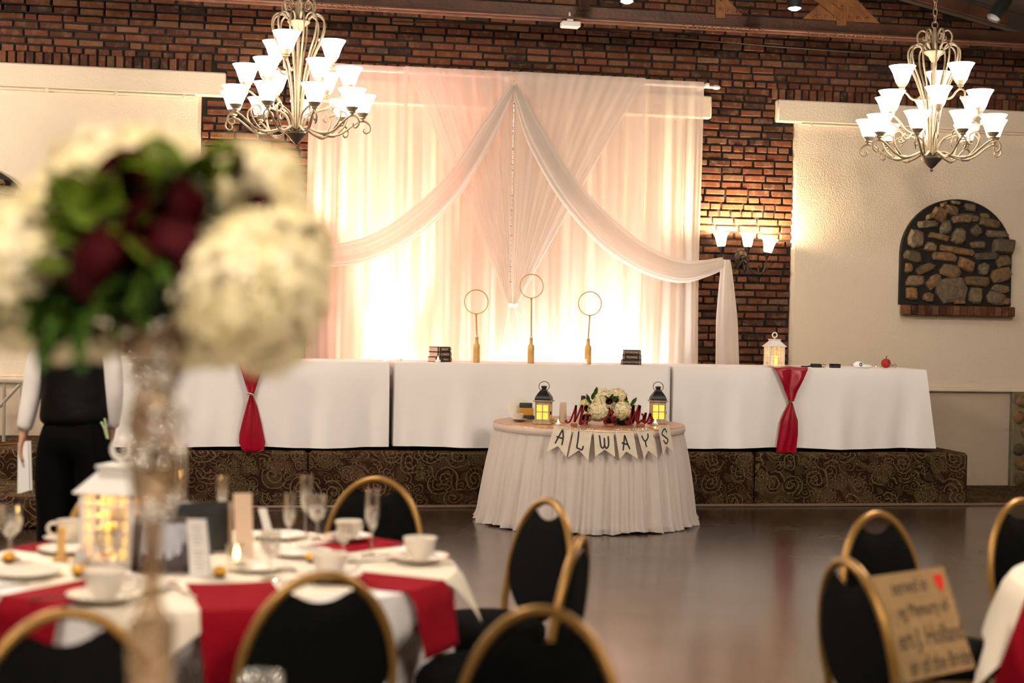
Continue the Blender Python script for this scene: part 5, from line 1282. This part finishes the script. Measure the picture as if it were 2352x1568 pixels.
def napkin(c, px, py, label, wd=.25, r0=.40, hang=.28, off=0.0, slope=.17, ang=None):
    q = atZ(px, py, TH); a0 = math.atan2(q.y-c.y, q.x-c.x)+off; a0 = a0 if ang is None else math.radians(ang); mb = MB()
    rows = [r for r in sorted(RADII+[r0, r0+.04, TR+hang]) if r0 <= r <= TR+hang+1e-6]
    def fn(u, v):
        r = rows[int(round(v*(len(rows)-1)))]; y = (u-.5)*wd*(1-.05*math.sin(v*4)); return drape(c, r, a0+math.asin(max(-1, min(1, y/r))), .0062, .013, slope, True)
    mb.grid(24, len(rows), fn); tag(mb.build('napkin', MATS['red_napkin'], None, True, 60), label, 'napkin', 'red napkins hanging over the table edges')
CORN = math.radians(-12-45)
round_table(T1, 'round folding table carrying the large white lantern', 'floor length white cloth on the table with the large white lantern', CORN, .665, 'cream_cloth', 'square cream topper under the place settings and large lantern', .45)
round_table(T2, 'round folding table beside the handwritten sign', 'floor length white cloth on the table beside the handwritten sign', math.radians(168+45), .80, 'cream_cloth', 'square cream topper on the table beside the handwritten sign', .40)
round_table(T0, 'round folding table carrying the tall flower centrepiece', 'floor length white cloth on the table with the tall flower centrepiece', .3, .6)
napkin(T1, 560, 1395, 'red napkin hanging between the menu card and the gold rimmed chair', .26, .36, .212)
napkin(T1, 985, 1350, 'red napkin hanging beside the cup at the table edge', .25, .38, .212)
napkin(T1, 8, 1395, 'red napkin hanging left of the cup before the large lantern', .26, .34, .212)
napkin(T1, 985, 1232, 'red napkin lying behind the cup at the table edge', .22, .34, .22)
napkin(T1, 20, 1250, 'red napkin lying beside the teacup with a spoon', .22, .40, .20)
napkin(T2, 2335, 1400, 'red napkin hanging from the table beside the handwritten sign', .22, .36, .30, 0, .30, 183)

# ---------------------------------------------------------------- place settings
TS = TH+.004
def on_t(px, py, z=TS, c=None, rmax=.70):
    p = atZ(px, py, z)
    if c is not None:
        d = Vector((p.x-c.x, p.y-c.y, 0))
        if d.length > rmax: d *= rmax/d.length; p = Vector((c.x+d.x, c.y+d.y, z))
    return p
_m = MB(); _m.lathe([(.034, 0), (.036, .002), (.02, .005), (.006, .012), (.0045, .05), (.005, .062), (.012, .07), (.028, .085), (.036, .11), (.0365, .135), (.034, .165), (.0325, .165), (.035, .135), (.0345, .11), (.026, .087), (.010, .074), (0, .073)], 22); GOB = _m.mesh('water_goblet', MATS['clear_glass'])
_m = MB(); _m.lathe([(0, .074), (.010, .075), (.026, .088), (.0343, .111), (.0346, .128), (0, .128)], 22); GOBW = _m.mesh('water', MATS['water'])
_m = MB(); _m.lathe([(.032, 0), (.034, .002), (.015, .005), (.0045, .012), (.004, .07), (.006, .085), (.016, .10), (.0235, .13), (.0255, .17), (.0245, .225), (.0232, .225), (.0243, .17), (.0222, .13), (.014, .102), (.004, .090), (0, .089)], 20); FLU = _m.mesh('champagne_flute', MATS['clear_glass'])
_m = MB(); _m.lathe([(0, .090), (.004, .091), (.014, .103), (.0221, .131), (.0242, .165), (0, .165)], 20); FLUW = _m.mesh('water', MATS['water'])
_m = MB(); _m.lathe([(0, 0), (.055, 0), (.06, .002), (.085, .010), (.104, .016), (.106, .018), (.100, .018), (.080, .012), (.055, .005), (0, .005)], 36); PLT = _m.mesh('plate', MATS['white_china'])
def glass(kind, px, py, label, c=T1, sc=1.0):
    me, w = (GOB, GOBW) if kind == 'g' else (FLU, FLUW); nm = 'water_goblet' if kind == 'g' else 'champagne_flute'
    o = bpy.data.objects.new(nm, me); COL.objects.link(o); o.location = on_t(px, py, TS, c); o.scale = (sc,)*3
    tag(o, label, 'glass', 'stemware on the dining tables'); inst('water', w, o); return o
def plate(px, py, label, c=T1, sc=1.0, dz=0):
    o = bpy.data.objects.new('plate', PLT); COL.objects.link(o); o.location = on_t(px, py, TS+dz, c, .62); o.scale = (sc,)*3; tag(o, label, 'plate', 'plates on the dining tables'); return o
teacup('white teacup at the table edge before the large white lantern', 'white saucer at the table edge before the large white lantern', on_t(240, 1384, TS), -.2, 1.5, 'teacups on the dining tables')
teacup('white teacup with a spoon handle and its handle toward the waiter', 'white saucer under the teacup holding a spoon', on_t(125, 1243, TS, T1, .68), PI-.1, 1.36, 'teacups on the dining tables')
teacup('white teacup at the table corner near the dance floor', 'white saucer at the table corner near the dance floor', on_t(972, 1292, TS, T1, .66), 1.3, 1.38, 'teacups on the dining tables')
teacup('white teacup half hidden behind the gold rimmed chair back', 'white saucer half hidden behind the gold rimmed chair back', on_t(757, 1335, TS), -.1, 1.42, 'teacups on the dining tables')
teacup('white teacup between two champagne flutes', 'white saucer between two champagne flutes', on_t(826, 1238, TS, T1, .66), .8, 1.22, 'teacups on the dining tables')
plate(160, 1268, 'cream plate behind the gold place stand'); plate(62, 1322, 'cream plate beside the water goblet and waiter'); plate(690, 1275, 'cream plate between goblets and the chair'); plate(590, 1308, 'cream plate beside the tall peach card', sc=.95); plate(640, 1236, 'cream plate behind the small water goblet', sc=.95)
plate(305, 1356, 'cream plate in front of the wooden picture frame')
glass('g', 22, 1284, 'water goblet beside the teacup with a spoon', sc=1.08); glass('g', 243, 1336, 'water goblet before the glowing white lantern', sc=.98); glass('g', 728, 1238, 'water goblet left of the champagne flutes', sc=.98)
glass('g', 620, 1328, 'water goblet beside the yellow topped favour', sc=.9); glass('g', 788, 1282, 'small water goblet before the cup between flutes', sc=.72)
glass('f', 853, 1275, 'champagne flute in front of the chair back'); glass('f', 775, 1205, 'champagne flute left of the chair back'); glass('f', 664, 1262, 'champagne flute left of the water goblet', sc=.88); glass('f', 514, 1188, 'champagne flute behind the black picture frame', sc=.95); glass('f', 268, 1322, 'champagne flute in front of the large lantern door', sc=.9)
def favour(px, py, label):
    p = on_t(px, py, TS, T1); t = thing('party_favour', label, 'favour', p, 0, 'yellow topped favours on the dining table'); mb = MB(); mb.lathe([(.014, 0), (.021, .014), (0, .014)], 16); mb.build('wrapper', MATS['dark_wood'], t)
    mb = MB(); mb.sphere((0, 0, .020), .0225, 14, 8, (1, 1, .75)); mb.build('topping', MATS['yellow_gold'], t)
mat('yellow_gold', (.72, .36, .03), .4, metal=.2)
favour(20, 1292, 'yellow topped favour beside the water goblet'); favour(180, 1324, 'yellow topped favour beside the cup before the lantern'); favour(505, 1326, 'yellow topped favour at the foot of the white menu card'); favour(716, 1292, 'yellow topped favour beside the cup behind the chair')
white_lantern('white_lantern', 'large white lantern with glowing candle between teacup and picture frame', on_t(272, 1288, TS), math.radians(-24), .186)
# picture frames and cards
def tilted(parent, name, m, c, d, ang, smooth=False, b=0.0):
    mb = MB(); r = Matrix.Rotation(ang, 3, 'X'); mb.box(r @ Vector(c), d, b, r); return mb.build(name, MATS[m], parent, smooth)
p = on_t(372, 1316, TS); t = thing('picture_frame', 'dark wooden picture frame showing a pale sky over dark spires', 'picture frame', p+Vector((0, 0, .0018)), math.radians(-8))
w_, h_, fw, an = .190, .178, .022, -.22
for c, d in (((0, 0, fw/2), (w_, .016, fw)), ((0, 0, h_-fw/2), (w_, .016, fw)), ((-w_/2+fw/2, 0, h_/2), (fw, .016, h_)), ((w_/2-fw/2, 0, h_/2), (fw, .016, h_))): tilted(t, 'frame_bar', 'dark_wood', c, d, an)
mat('photo_sky', (.55, .58, .66), .5, (.40, .42, .50), 12); mat('photo_dark', (.05, .035, .04), .5)
tilted(t, 'photo', 'photo_sky', (0, .004, h_/2), (w_-fw, .006, h_-fw), an)
mb = MB(); r = Matrix.Rotation(an, 3, 'X'); pr = [(-.07, .022), (.07, .022), (.07, .085), (.06, .10), (.055, .062), (.04, .05), (.035, .075), (.03, .045), (.012, .04), (.005, .07), (0, .04), (-.03, .045), (-.04, .09), (-.045, .05), (-.07, .06)]
mb.poly([r @ Vector((x, -.0005, z)) for x, z in pr], (0, .0006, 0)); mb.build('skyline', MATS['photo_dark'], t, False)
mb = MB(); mb.poly([(-.02, .036, .125), (.02, .036, .125), (.025, .095, .001), (-.025, .095, .001)], (0, .004, .002)); mb.build('easel_leg', MATS['dark_wood'], t, False)
p = on_t(470, 1268, TS); t = thing('picture_frame', 'black picture frame seen from behind beside the tall peach card', 'picture frame', p+Vector((0, 0, .0012)), math.radians(6))
tilted(t, 'frame_back', 'black_plastic', (0, 0, .085), (.185, .016, .17), -.12, True, .003); tilted(t, 'frame_bar', 'lime_wood', (.086, -.004, .085), (.014, .022, .168), -.12); mb = MB(); mb.poly([(-.02, .004, .12), (.02, .004, .12), (.025, -.055, .001), (-.025, -.055, .001)], (0, -.004, .002)); mb.build('easel_leg', MATS['black_plastic'], t, False)
p = on_t(462, 1322, TS); t = thing('menu_card', 'white printed menu card standing beside the wooden picture frame', 'card', p+Vector((0, 0, .0003)), -.15)
mb = MB(); tent_card(mb, .060, .176, .14, -.10); mb.build('card', MATS['white_paper'], t, False)
mat('grey_print', (.45, .43, .42), .8)
mb = MB()
for k in range(12):
    z = .155-k*.011-(.012 if k > 5 else 0); y = -.176*.14*(1-z/.176)-.0004; wl = .036-.008*(k % 3); mb.box((-.10*z, y, z), (wl, .0006, .003))
mb.build('print_lines', MATS['grey_print'], t, False)
p = on_t(562, 1280, TS); mb = MB(); tent_card(mb, .060, .215, .10, -.05); tag(mb.build('menu_card', MATS['peach_card'], None, False, loc=p+Vector((0, 0, .0003))), 'tall blank peach card behind the votive candle', 'card')
p = on_t(618, 1226, TS); mb = MB(); tent_card(mb, .03, .095, .18, -.28); tag(mb.build('place_card', MATS['white_paper'], None, False, loc=p+Vector((0, 0, .0003))), 'small white place card leaning beside the champagne flute', 'card')
p = on_t(543, 1302, TS); t = thing('votive_candle', 'clear glass votive candle in front of the tall peach card', 'candle', p)
mb = MB(); mb.lathe([(.026, 0), (.030, .004), (.034, .075), (.032, .075), (.028, .008), (0, .006)], 20); mb.build('glass_cup', MATS['clear_glass'], t); mb = MB(); mb.lathe([(.020, .006), (.020, .022), (0, .022)], 16); mb.build('wax', MATS['white_paint'], t); inst('flame', FLAME_ME, t, (0, 0, .012), (0, 0, 0), (1.3,)*3)
p = on_t(140, 1288, TS); t = thing('gold_stand', 'small gold place stand in front of the teacup with a spoon', 'stand', p); mb = MB(); mb.box((0, 0, .006), (.05, .03, .012), .002); mb.build('foot', MATS['gold_paint'], t); mb = MB(); mb.box((0, 0, .058), (.026, .012, .10), .003); mb.lathe([(.011, .105), (.012, .11), (0, .115)], 10); mb.build('upright', MATS['gold_paint'], t)
p = on_t(415, 1225, TS); t = thing('glass_tube', 'tall slim clear glass tube behind the picture frames', 'vase', p); mb = MB(); mb.lathe([(.030, 0), (.030, .006), (.024, .012), (.024, .33), (.022, .33), (.022, .014), (0, .012)], 20); mb.build('tube', MATS['clear_glass'], t); mb = MB(); mb.lathe([(.021, .014), (.021, .14), (0, .14)], 16); mb.build('amber_filling', MATS['crystal'], t)
p = on_t(186, 1316, TS); t = thing('packet_caddy', 'glass caddy of pink packets beside the large lantern', 'caddy', p)
mb = MB(); mb.lathe([(.026, 0), (.030, .004), (.032, .05), (.030, .05), (.028, .006), (0, .005)], 4, rot=Matrix.Rotation(.4, 3, 'Z')); mb.build('caddy', MATS['clear_glass'], t, False)
mat('pink_packet', (.75, .22, .26), .6)
for k in range(6): mb = MB(); r = Matrix.Rotation(.1*(k-3), 3, 'X'); mb.box(r @ Vector((0, -.018+k*.007, .04)), (.036, .002, .062), 0, r); mb.build('packet', MATS['pink_packet' if k % 3 else 'white_paper'], t, False)
def cutlery(kind, px, py, rz, label):
    p = on_t(px, py, TS+.001, T1, .70); t = thing(kind, label, 'cutlery', p, rz, 'cutlery on the dining table'); mb = MB()
    mb.tube([(0, -.10, .004), (0, -.02, .003), (0, .04, .004)], [.0045, .003, .003], 6); mb.build('handle', MATS['silver'], t)
    mb = MB()
    if kind == 'fork':
        for s in (-1.5, -.5, .5, 1.5): mb.tube([(s*.003, .045, .005), (s*.0045, .065, .004), (s*.0045, .095, .007)], .0015, 5)
        mb.box((0, .05, .004), (.016, .02, .003), .001); mb.build('tines', MATS['silver'], t)
    elif kind == 'knife': mb.poly([(-.006, .03, .003), (.006, .03, .003), (.009, .09, .003), (.002, .125, .003), (-.006, .12, .003)], (0, 0, .002)); mb.build('blade', MATS['silver'], t, False)
    else: mb.sphere((0, .065, .005), 1, 12, 6, (.018, .028, .004)); mb.build('bowl', MATS['silver'], t)
cutlery('fork', 400, 1352, .35, 'silver fork beside the red napkin and menu card'); cutlery('fork', 425, 1362, .35, 'second silver fork beside the red napkin and menu card'); cutlery('knife', 132, 1376, -1.1, 'silver knife left of the cup before the lantern'); cutlery('knife', 890, 1275, -1.2, 'silver knife beside the cup at the table corner'); cutlery('spoon', 860, 1290, -1.2, 'silver spoon beside the cup at the table corner'); cutlery('knife', 40, 1345, -.9, 'silver knife left of the red napkin by the lantern')
cutlery('fork', 690, 1318, .3, 'silver fork beside the chair with the cup behind')
# near table goblet, rim just in view; cup on the right table
q = atD(600, 1549, 2.72); o = bpy.data.objects.new('water_goblet', GOB); COL.objects.link(o); o.location = (q.x, q.y, TH+.001); s_ = (q.z-TH)/.165; o.scale = (1.12, 1.12, s_); tag(o, 'water goblet in front of the chair at the near table edge', 'glass', 'stemware on the dining tables'); inst('water', GOBW, o)
teacup('white teacup on the table beside the handwritten sign', 'white saucer on the table beside the handwritten sign', on_t(2372, 1332, TS, T2, .62), 1.0, 1.25, 'teacups on the dining tables')
# ---------------------------------------------------------------- waiter seen from behind
def skin_mesh(name, V, E, Rr, m, parent, sub=2, root=0, loc=None):
    me = bpy.data.meshes.new(name+'_cage'); me.from_pydata([tuple(v) for v in V], E, []); o = bpy.data.objects.new(name+'_cage', me); COL.objects.link(o)
    md = o.modifiers.new('skin', 'SKIN'); md.use_smooth_shade = True; md.branch_smoothing = .6
    for i, v in enumerate(me.skin_vertices[0].data):
        r = Rr[i]; v.radius = (r, r) if not isinstance(r, tuple) else r; v.use_root = (i == root)
    s = o.modifiers.new('sub', 'SUBSURF'); s.levels = sub; s.render_levels = sub
    dg = bpy.context.evaluated_depsgraph_get(); dg.update(); nm = bpy.data.meshes.new_from_object(o.evaluated_get(dg)); bpy.data.objects.remove(o)
    nm.materials.clear(); nm.materials.append(MATS[m]); nm.name = name; nm.polygons.foreach_set('use_smooth', [True]*len(nm.polygons))
    ob = bpy.data.objects.new(name, nm); COL.objects.link(ob); ob.parent = parent; return ob
PD = 7.92
base = atD(172, 955, PD); PX, PY = base.x, base.y
fdir = Vector((FW[0], FW[1], 0)).normalized(); rdir = Vector((EX[0], EX[1], 0)).normalized()
def B(r, f, z): return rdir*r+fdir*f+Vector((0, 0, z))       # right, forward (away from the camera), up
def pxB(px, py, f=0.0):
    p = atD(px, py, PD+f); v = Vector((p.x-PX, p.y-PY, 0)); return B(v.dot(rdir), f, p.z)
wt = thing('person', 'waiter in black vest and white shirt standing with back turned, holding folded paper', 'person', (PX, PY, 0))
shL, elL, wrL, hdL = pxB(95, 800), pxB(73, 905, .0), pxB(54, 992, -.02), pxB(47, 1030, -.02)
shR, elR, wrR, hdR = pxB(250, 800), pxB(262, 905, .02), pxB(256, 985, .06), pxB(253, 1018, .08)
hipL, hipR = B(-.095, 0, .93), B(.095, 0, .93); knL, knR = B(-.10, .02, .50), B(.105, .03, .50); anL, anR = B(-.11, -.02, .09), B(.115, 0, .09); toL, toR = B(-.13, .14, .035), B(.15, .15, .035)
V = [B(0, 0, .97), B(0, .0, 1.12), B(0, .01, 1.30), B(0, .0, 1.43), B(0, .02, 1.50), B(0, .035, 1.57), B(0, .045, 1.66), B(0, .04, 1.72)]
Rr = [(.15, .105), (.135, .09), (.15, .10), (.10, .075), .052, .062, .088, .06]
E_ = [(0, 1), (1, 2), (2, 3), (3, 4), (4, 5), (5, 6), (6, 7)]
def limb(pts, rads, root):
    k = root
    for p, r in zip(pts, rads): V.append(p); Rr.append(r); E_.append((k, len(V)-1)); k = len(V)-1
    return k
for sh, el, wr, hd in ((shL, elL, wrL, hdL), (shR, elR, wrR, hdR)):
    hl = limb([sh.lerp(B(0, 0, 1.42), .12), el, wr, wr.lerp(hd, .55)], [.055, .042, .028, .034], 3)
    pm = V[hl]; d = (hd-wr).normalized(); sdv = rdir if sh is shL else -rdir
    for j, (off, ln) in enumerate(((-.026, .075), (-.009, .085), (.009, .082), (.024, .066))):
        b = pm+fdir*off; limb([b+d*.028, b+d*(.03+ln*.5)+sdv*.012, b+d*(.025+ln)+sdv*.030], [.0095, .0085, .0065], hl)
    limb([pm+fdir*.03+d*(-.01)+sdv*.01, pm+fdir*.045+d*.025+sdv*.02, pm+fdir*.045+d*.055+sdv*.03], [.011, .010, .008], hl)
for hp, kn, an_, to in ((hipL, knL, anL, toL), (hipR, knR, anR, toR)):
    limb([hp, kn, an_, to], [.085, .055, .04, .035], 0)
body = skin_mesh('body', V, E_, Rr, 'skin', wt)
# shirt: torso and sleeves
V = [B(0, 0, 1.02), B(0, 0, 1.15), B(0, .01, 1.32), B(0, 0, 1.43), B(0, .015, 1.50)]; Rr = [(.150, .105), (.145, .10), (.160, .11), (.115, .085), (.062, .060)]; E_ = [(0, 1), (1, 2), (2, 3), (3, 4)]
for sh, el, wr in ((shL, elL, wrL), (shR, elR, wrR)):
    o1 = sh.lerp(el, .5)+(B(-.006, 0, 0) if sh is shL else B(.006, 0, 0))
    limb([sh, o1, el, el.lerp(wr, .5), wr], [.062, .058, .054, .050, .040], 3)
skin_mesh('shirt', V, E_, Rr, 'shirt', wt)
V = [B(0, -.004, .955), B(0, -.004, 1.03), B(0, 0, 1.18), B(0, .008, 1.33), B(0, -.002, 1.44), B(0, -.002, 1.50)]; Rr = [(.20, .150), (.192, .145), (.180, .135), (.198, .142), (.180, .118), (.10, .085)]
skin_mesh('vest', V, [(0, 1), (1, 2), (2, 3), (3, 4), (4, 5)], Rr, 'vest', wt)
V = [B(0, 0, 1.14), B(0, 0, 1.05), B(0, 0, .93)]; Rr = [(.155, .112), (.180, .130), (.195, .145)]; E_ = [(0, 1), (1, 2)]
for hp, kn, an_ in ((hipL, knL, anL), (hipR, knR, anR)): limb([hp+Vector((0, 0, -.08)), hp.lerp(kn, .5), kn, an_+Vector((0, 0, -.02))], [.135, .122, .098, .080], 2)
skin_mesh('trousers', V, E_, Rr, 'trousers', wt)
for an_, to in ((anL, toL), (anR, toR)):
    mb = MB(); d = (to-an_); d.z = 0; d.normalize(); s = Vector((-d.y, d.x, 0)); c = an_+d*.05
    mb.grid(20, 8, lambda u, v: tuple(Vector((c.x, c.y, 0))+d*(.14*math.cos(2*PI*u)*math.sin(PI*v*.5+.001)**.6)+s*(.048*math.sin(2*PI*u)*math.sin(PI*v*.5+.001)**.6)+Vector((0, 0, .005+.075*math.cos(PI*v*.5)))), True); mb.build('shoe', MATS['black_plastic'], wt)
mb = MB(); hc = B(0, .035, 1.665)
mb.grid(24, 14, lambda u, v: tuple(hc+rdir*(.098*math.sin(PI*v*.72)*math.cos(2*PI*u))+fdir*(-.008+.108*math.sin(PI*v*.72)*math.sin(2*PI*u)*(1 if math.sin(2*PI*u) < 0 else .75))+Vector((0, 0, .105*math.cos(PI*v*.72)+.012))), True)
mb.sphere(hc+fdir*-.115+Vector((0, 0, .03)), .045, 14, 8); mb.build('hair', MATS['hair'], wt)
for s in (-1, 1):
    mb = MB(); mb.sphere(B(s*.090, .03, 1.645), 1, 10, 6, (.012, .018, .030)); mb.build('ear', MATS['skin'], wt)
    mb = MB(); mb.sphere(B(s*.032, .118, 1.665), .012, 10, 6); mb.build('eye', MATS['white_paint'], wt)
mb = MB(); mb.sphere(B(0, .132, 1.64), 1, 10, 6, (.014, .016, .022)); mb.build('nose', MATS['skin'], wt)
mb = MB(); mb.tube([B(-.024, .121, 1.603), B(0, .127, 1.602), B(.024, .121, 1.603)], [.004, .006, .004], 6); mat('lips', (.45, .16, .13), .5); mb.build('mouth', MATS['lips'], wt)
mb = MB(); mb.tube([B(.045*math.cos(a*PI/12)*1.25, .01+.05*math.sin(a*PI/12), 1.495) for a in range(24)], .014, 8, True); mb.build('collar', MATS['shirt'], wt)
pk = [pxB(41, 1018, -.03), pxB(64, 1012, -.03), pxB(67, 1126, -.03), pxB(39, 1134, -.03)]
mb = MB(); mb.poly([Vector((PX, PY, 0))+p for p in pk], fdir*.006); mb.poly([Vector((PX, PY, 0))+p+fdir*.012+rdir*.01 for p in pk], fdir*.004); tag(mb.build('folded_paper', MATS['white_paper'], None, False), 'folded white paper hanging from the waiter\'s hand', 'paper')
mat('opener_green', (.35, .42, .22), .5)
mb = MB(); q = [Vector((PX, PY, 0))+pxB(x, y, -.10) for x, y in ((232, 968), (240, 985), (246, 1006))]; mb.tube(q, .007, 6); q2 = [Vector((PX, PY, 0))+pxB(x, y, -.10) for x, y in ((240, 960), (243, 980), (248, 1008))]; mb.tube(q2, .006, 6); tag(mb.build('bottle_opener', MATS['opener_green'], None), 'pale green opener tucked at the waiter\'s waistband', 'opener')

# ---------------------------------------------------------------- stair rail and cord by the stage step
RY = 13.1
t = thing('stair_rail', 'grey painted stair rail with a diagonal brace behind the waiter', 'railing', (0, RY, ZS))
mat('rail_grey', (.30, .26, .21), .5)
def RP(px, py): p = atY(px, py, RY); return Vector((p.x, 0, p.z-ZS))
mb = MB(); mb.tube([RP(-60, 875), RP(62, 878)], .018, 8); mb.build('top_rail', MATS['rail_grey'], t)
mb = MB(); mb.tube([RP(-8, 940), RP(48, 880)], .016, 8); mb.build('brace', MATS['rail_grey'], t)
for px in (10, 50, -45):
    q = RP(px, 880); mb = MB(); mb.tube([(q.x, 0, q.z), (q.x, 0, 0)], .014, 8); mb.build('post', MATS['rail_grey'], t)
mat('orange_cord', (.45, .13, .04), .5)
mb = MB(); mb.tube(smooth_path([atY(-30, 985, 12.7), atY(0, 970, 12.75), atY(25, 962, 12.8), atY(45, 958, 12.85)], 5), .008, 6)
for i in range(len(mb.v)): mb.v[i] = (mb.v[i][0], mb.v[i][1], ZS+.009+.008*math.sin(i*PI/3))
tag(mb.build('extension_cord', MATS['orange_cord'], None), 'orange cord lying on the carpeted stage behind the waiter', 'cord')
# ---------------------------------------------------------------- tall flower centrepiece
FD = 2.45
ax = atD(352, 1100, FD); t = thing('flower_centrepiece', 'tall crystal stand crowned with cream hydrangeas, burgundy roses and greenery', 'flower arrangement', (ax.x, ax.y, TH+.001)); O = Vector((ax.x, ax.y, TH+.001))
sc_ = FD/F
prof = []
for py, hw in ((1930, 95), (1915, 100), (1890, 70), (1840, 40), (1700, 45), (1560, 58), (1445, 60), (1430, 40), (1400, 26), (1300, 23), (1240, 26), (1190, 34), (1155, 52), (1060, 66), (1030, 74), (1010, 60), (990, 66), (950, 66), (920, 50), (900, 44), (880, 58), (860, 66), (845, 60), (820, 92), (800, 104), (780, 98), (760, 106), (742, 112), (732, 108)):
    prof.append((hw*sc_*.92, (-(py-705)/F*FD)+1.6-(TH+.001)))
z0 = prof[0][1]; prof = [(r, z-z0*(1-(z-z0)/(prof[-1][1]-z0))) for r, z in prof]
mb = MB(); mb.lathe(prof, 28); mb.build('stand', MATS['crystal_clear'] if 'crystal_clear' in MATS else MATS['crystal'], t)
bm_ = MB(); rs = random.Random(17)
for k in range(150):
    i = rs.randrange(11, len(prof)-1); r, z = prof[i]; a = rs.uniform(0, 2*PI); bm_.sphere((r*math.cos(a), r*math.sin(a), z+rs.uniform(-.006, .006)), rs.uniform(.005, .010), 8, 5)
o = bm_.build('crystal_beads', MATS['silver'], t); o['kind'] = 'stuff'
def FL(px, py, dd=0.0): return atD(px, py, FD+dd)-O
for px, py, dd, s in ((15, 610, -.02, .96), (235, 415, .03, .78), (325, 375, .06, .58), (135, 480, .05, .62), (400, 360, .10, .42), (610, 435, .04, .66), (585, 655, -.06, 1.08), (650, 565, .02, .74), (610, 760, .0, .66), (55, 705, .03, .66), (500, 770, .03, .50), (140, 760, .03, .46), (226, 786, -.02, .28), (440, 800, .0, .32), (545, 385, .08, .42)):
    inst('hydrangea_bloom', HY_L, t, FL(px, py, dd), (R.uniform(0, 6), R.uniform(0, 6), 0), (s,)*3)
for px, py, dd, s in ((290, 415, -.09, 1.25), (425, 472, -.10, 1.25), (240, 602, -.12, 1.45), (402, 585, -.11, 1.3), (350, 520, -.09, 1.1), (300, 560, -.08, 1.1), (120, 452, -.09, .55), (545, 385, -.06, .6), (592, 470, -.09, .5), (702, 540, -.05, .45), (330, 640, -.06, 1.0), (360, 450, -.06, 1.0)):
    inst('rose', ROSE, t, FL(px, py, dd), (1.25, R.uniform(-.4, .4), R.uniform(0, 6)), (s,)*3)
rs = random.Random(31)
for px, py in ((395, 395), (430, 400), (470, 415), (360, 380), (410, 365), (230, 490), (200, 500), (260, 480), (170, 540), (190, 580), (320, 500), (480, 440), (440, 385), (385, 430), (250, 530), (220, 470), (335, 470), (500, 400), (300, 480), (280, 520), (160, 620), (350, 610), (210, 520), (460, 390), (420, 420), (270, 455), (240, 505), (190, 480)):
    leaf_at(t, LEAF_A, FL(px, py, -.075+rs.uniform(-.03, .03)), (rs.uniform(-1, 1), -.5, rs.uniform(-.4, 1)), rs.uniform(.75, 1.1), rs.uniform(-.7, .7))
for px, py in ((150, 690), (120, 700), (170, 720), (190, 680), (90, 745), (130, 740), (210, 740), (300, 660), (340, 690), (260, 660), (380, 640), (430, 630), (160, 660), (330, 600), (200, 640), (230, 690), (280, 700), (380, 690), (110, 720), (310, 610), (440, 560), (210, 560), (60, 752)):
    leaf_at(t, LEAF_B, FL(px, py, -.05+rs.uniform(-.03, .03)), (rs.uniform(-1, .6), -.5, rs.uniform(-1, .3)), rs.uniform(.8, 1.2), rs.uniform(-.7, .7))
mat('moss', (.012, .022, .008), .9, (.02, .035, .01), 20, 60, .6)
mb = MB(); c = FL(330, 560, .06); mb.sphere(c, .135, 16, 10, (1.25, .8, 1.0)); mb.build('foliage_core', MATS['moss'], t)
mb = MB(); mb.lathe([(0.05, prof[-1][1]-.01), (.068, prof[-1][1]+.01), (.066, prof[-1][1]+.06), (0, prof[-1][1]+.07)], 20); mb.build('flower_foam', MATS['moss'], t)
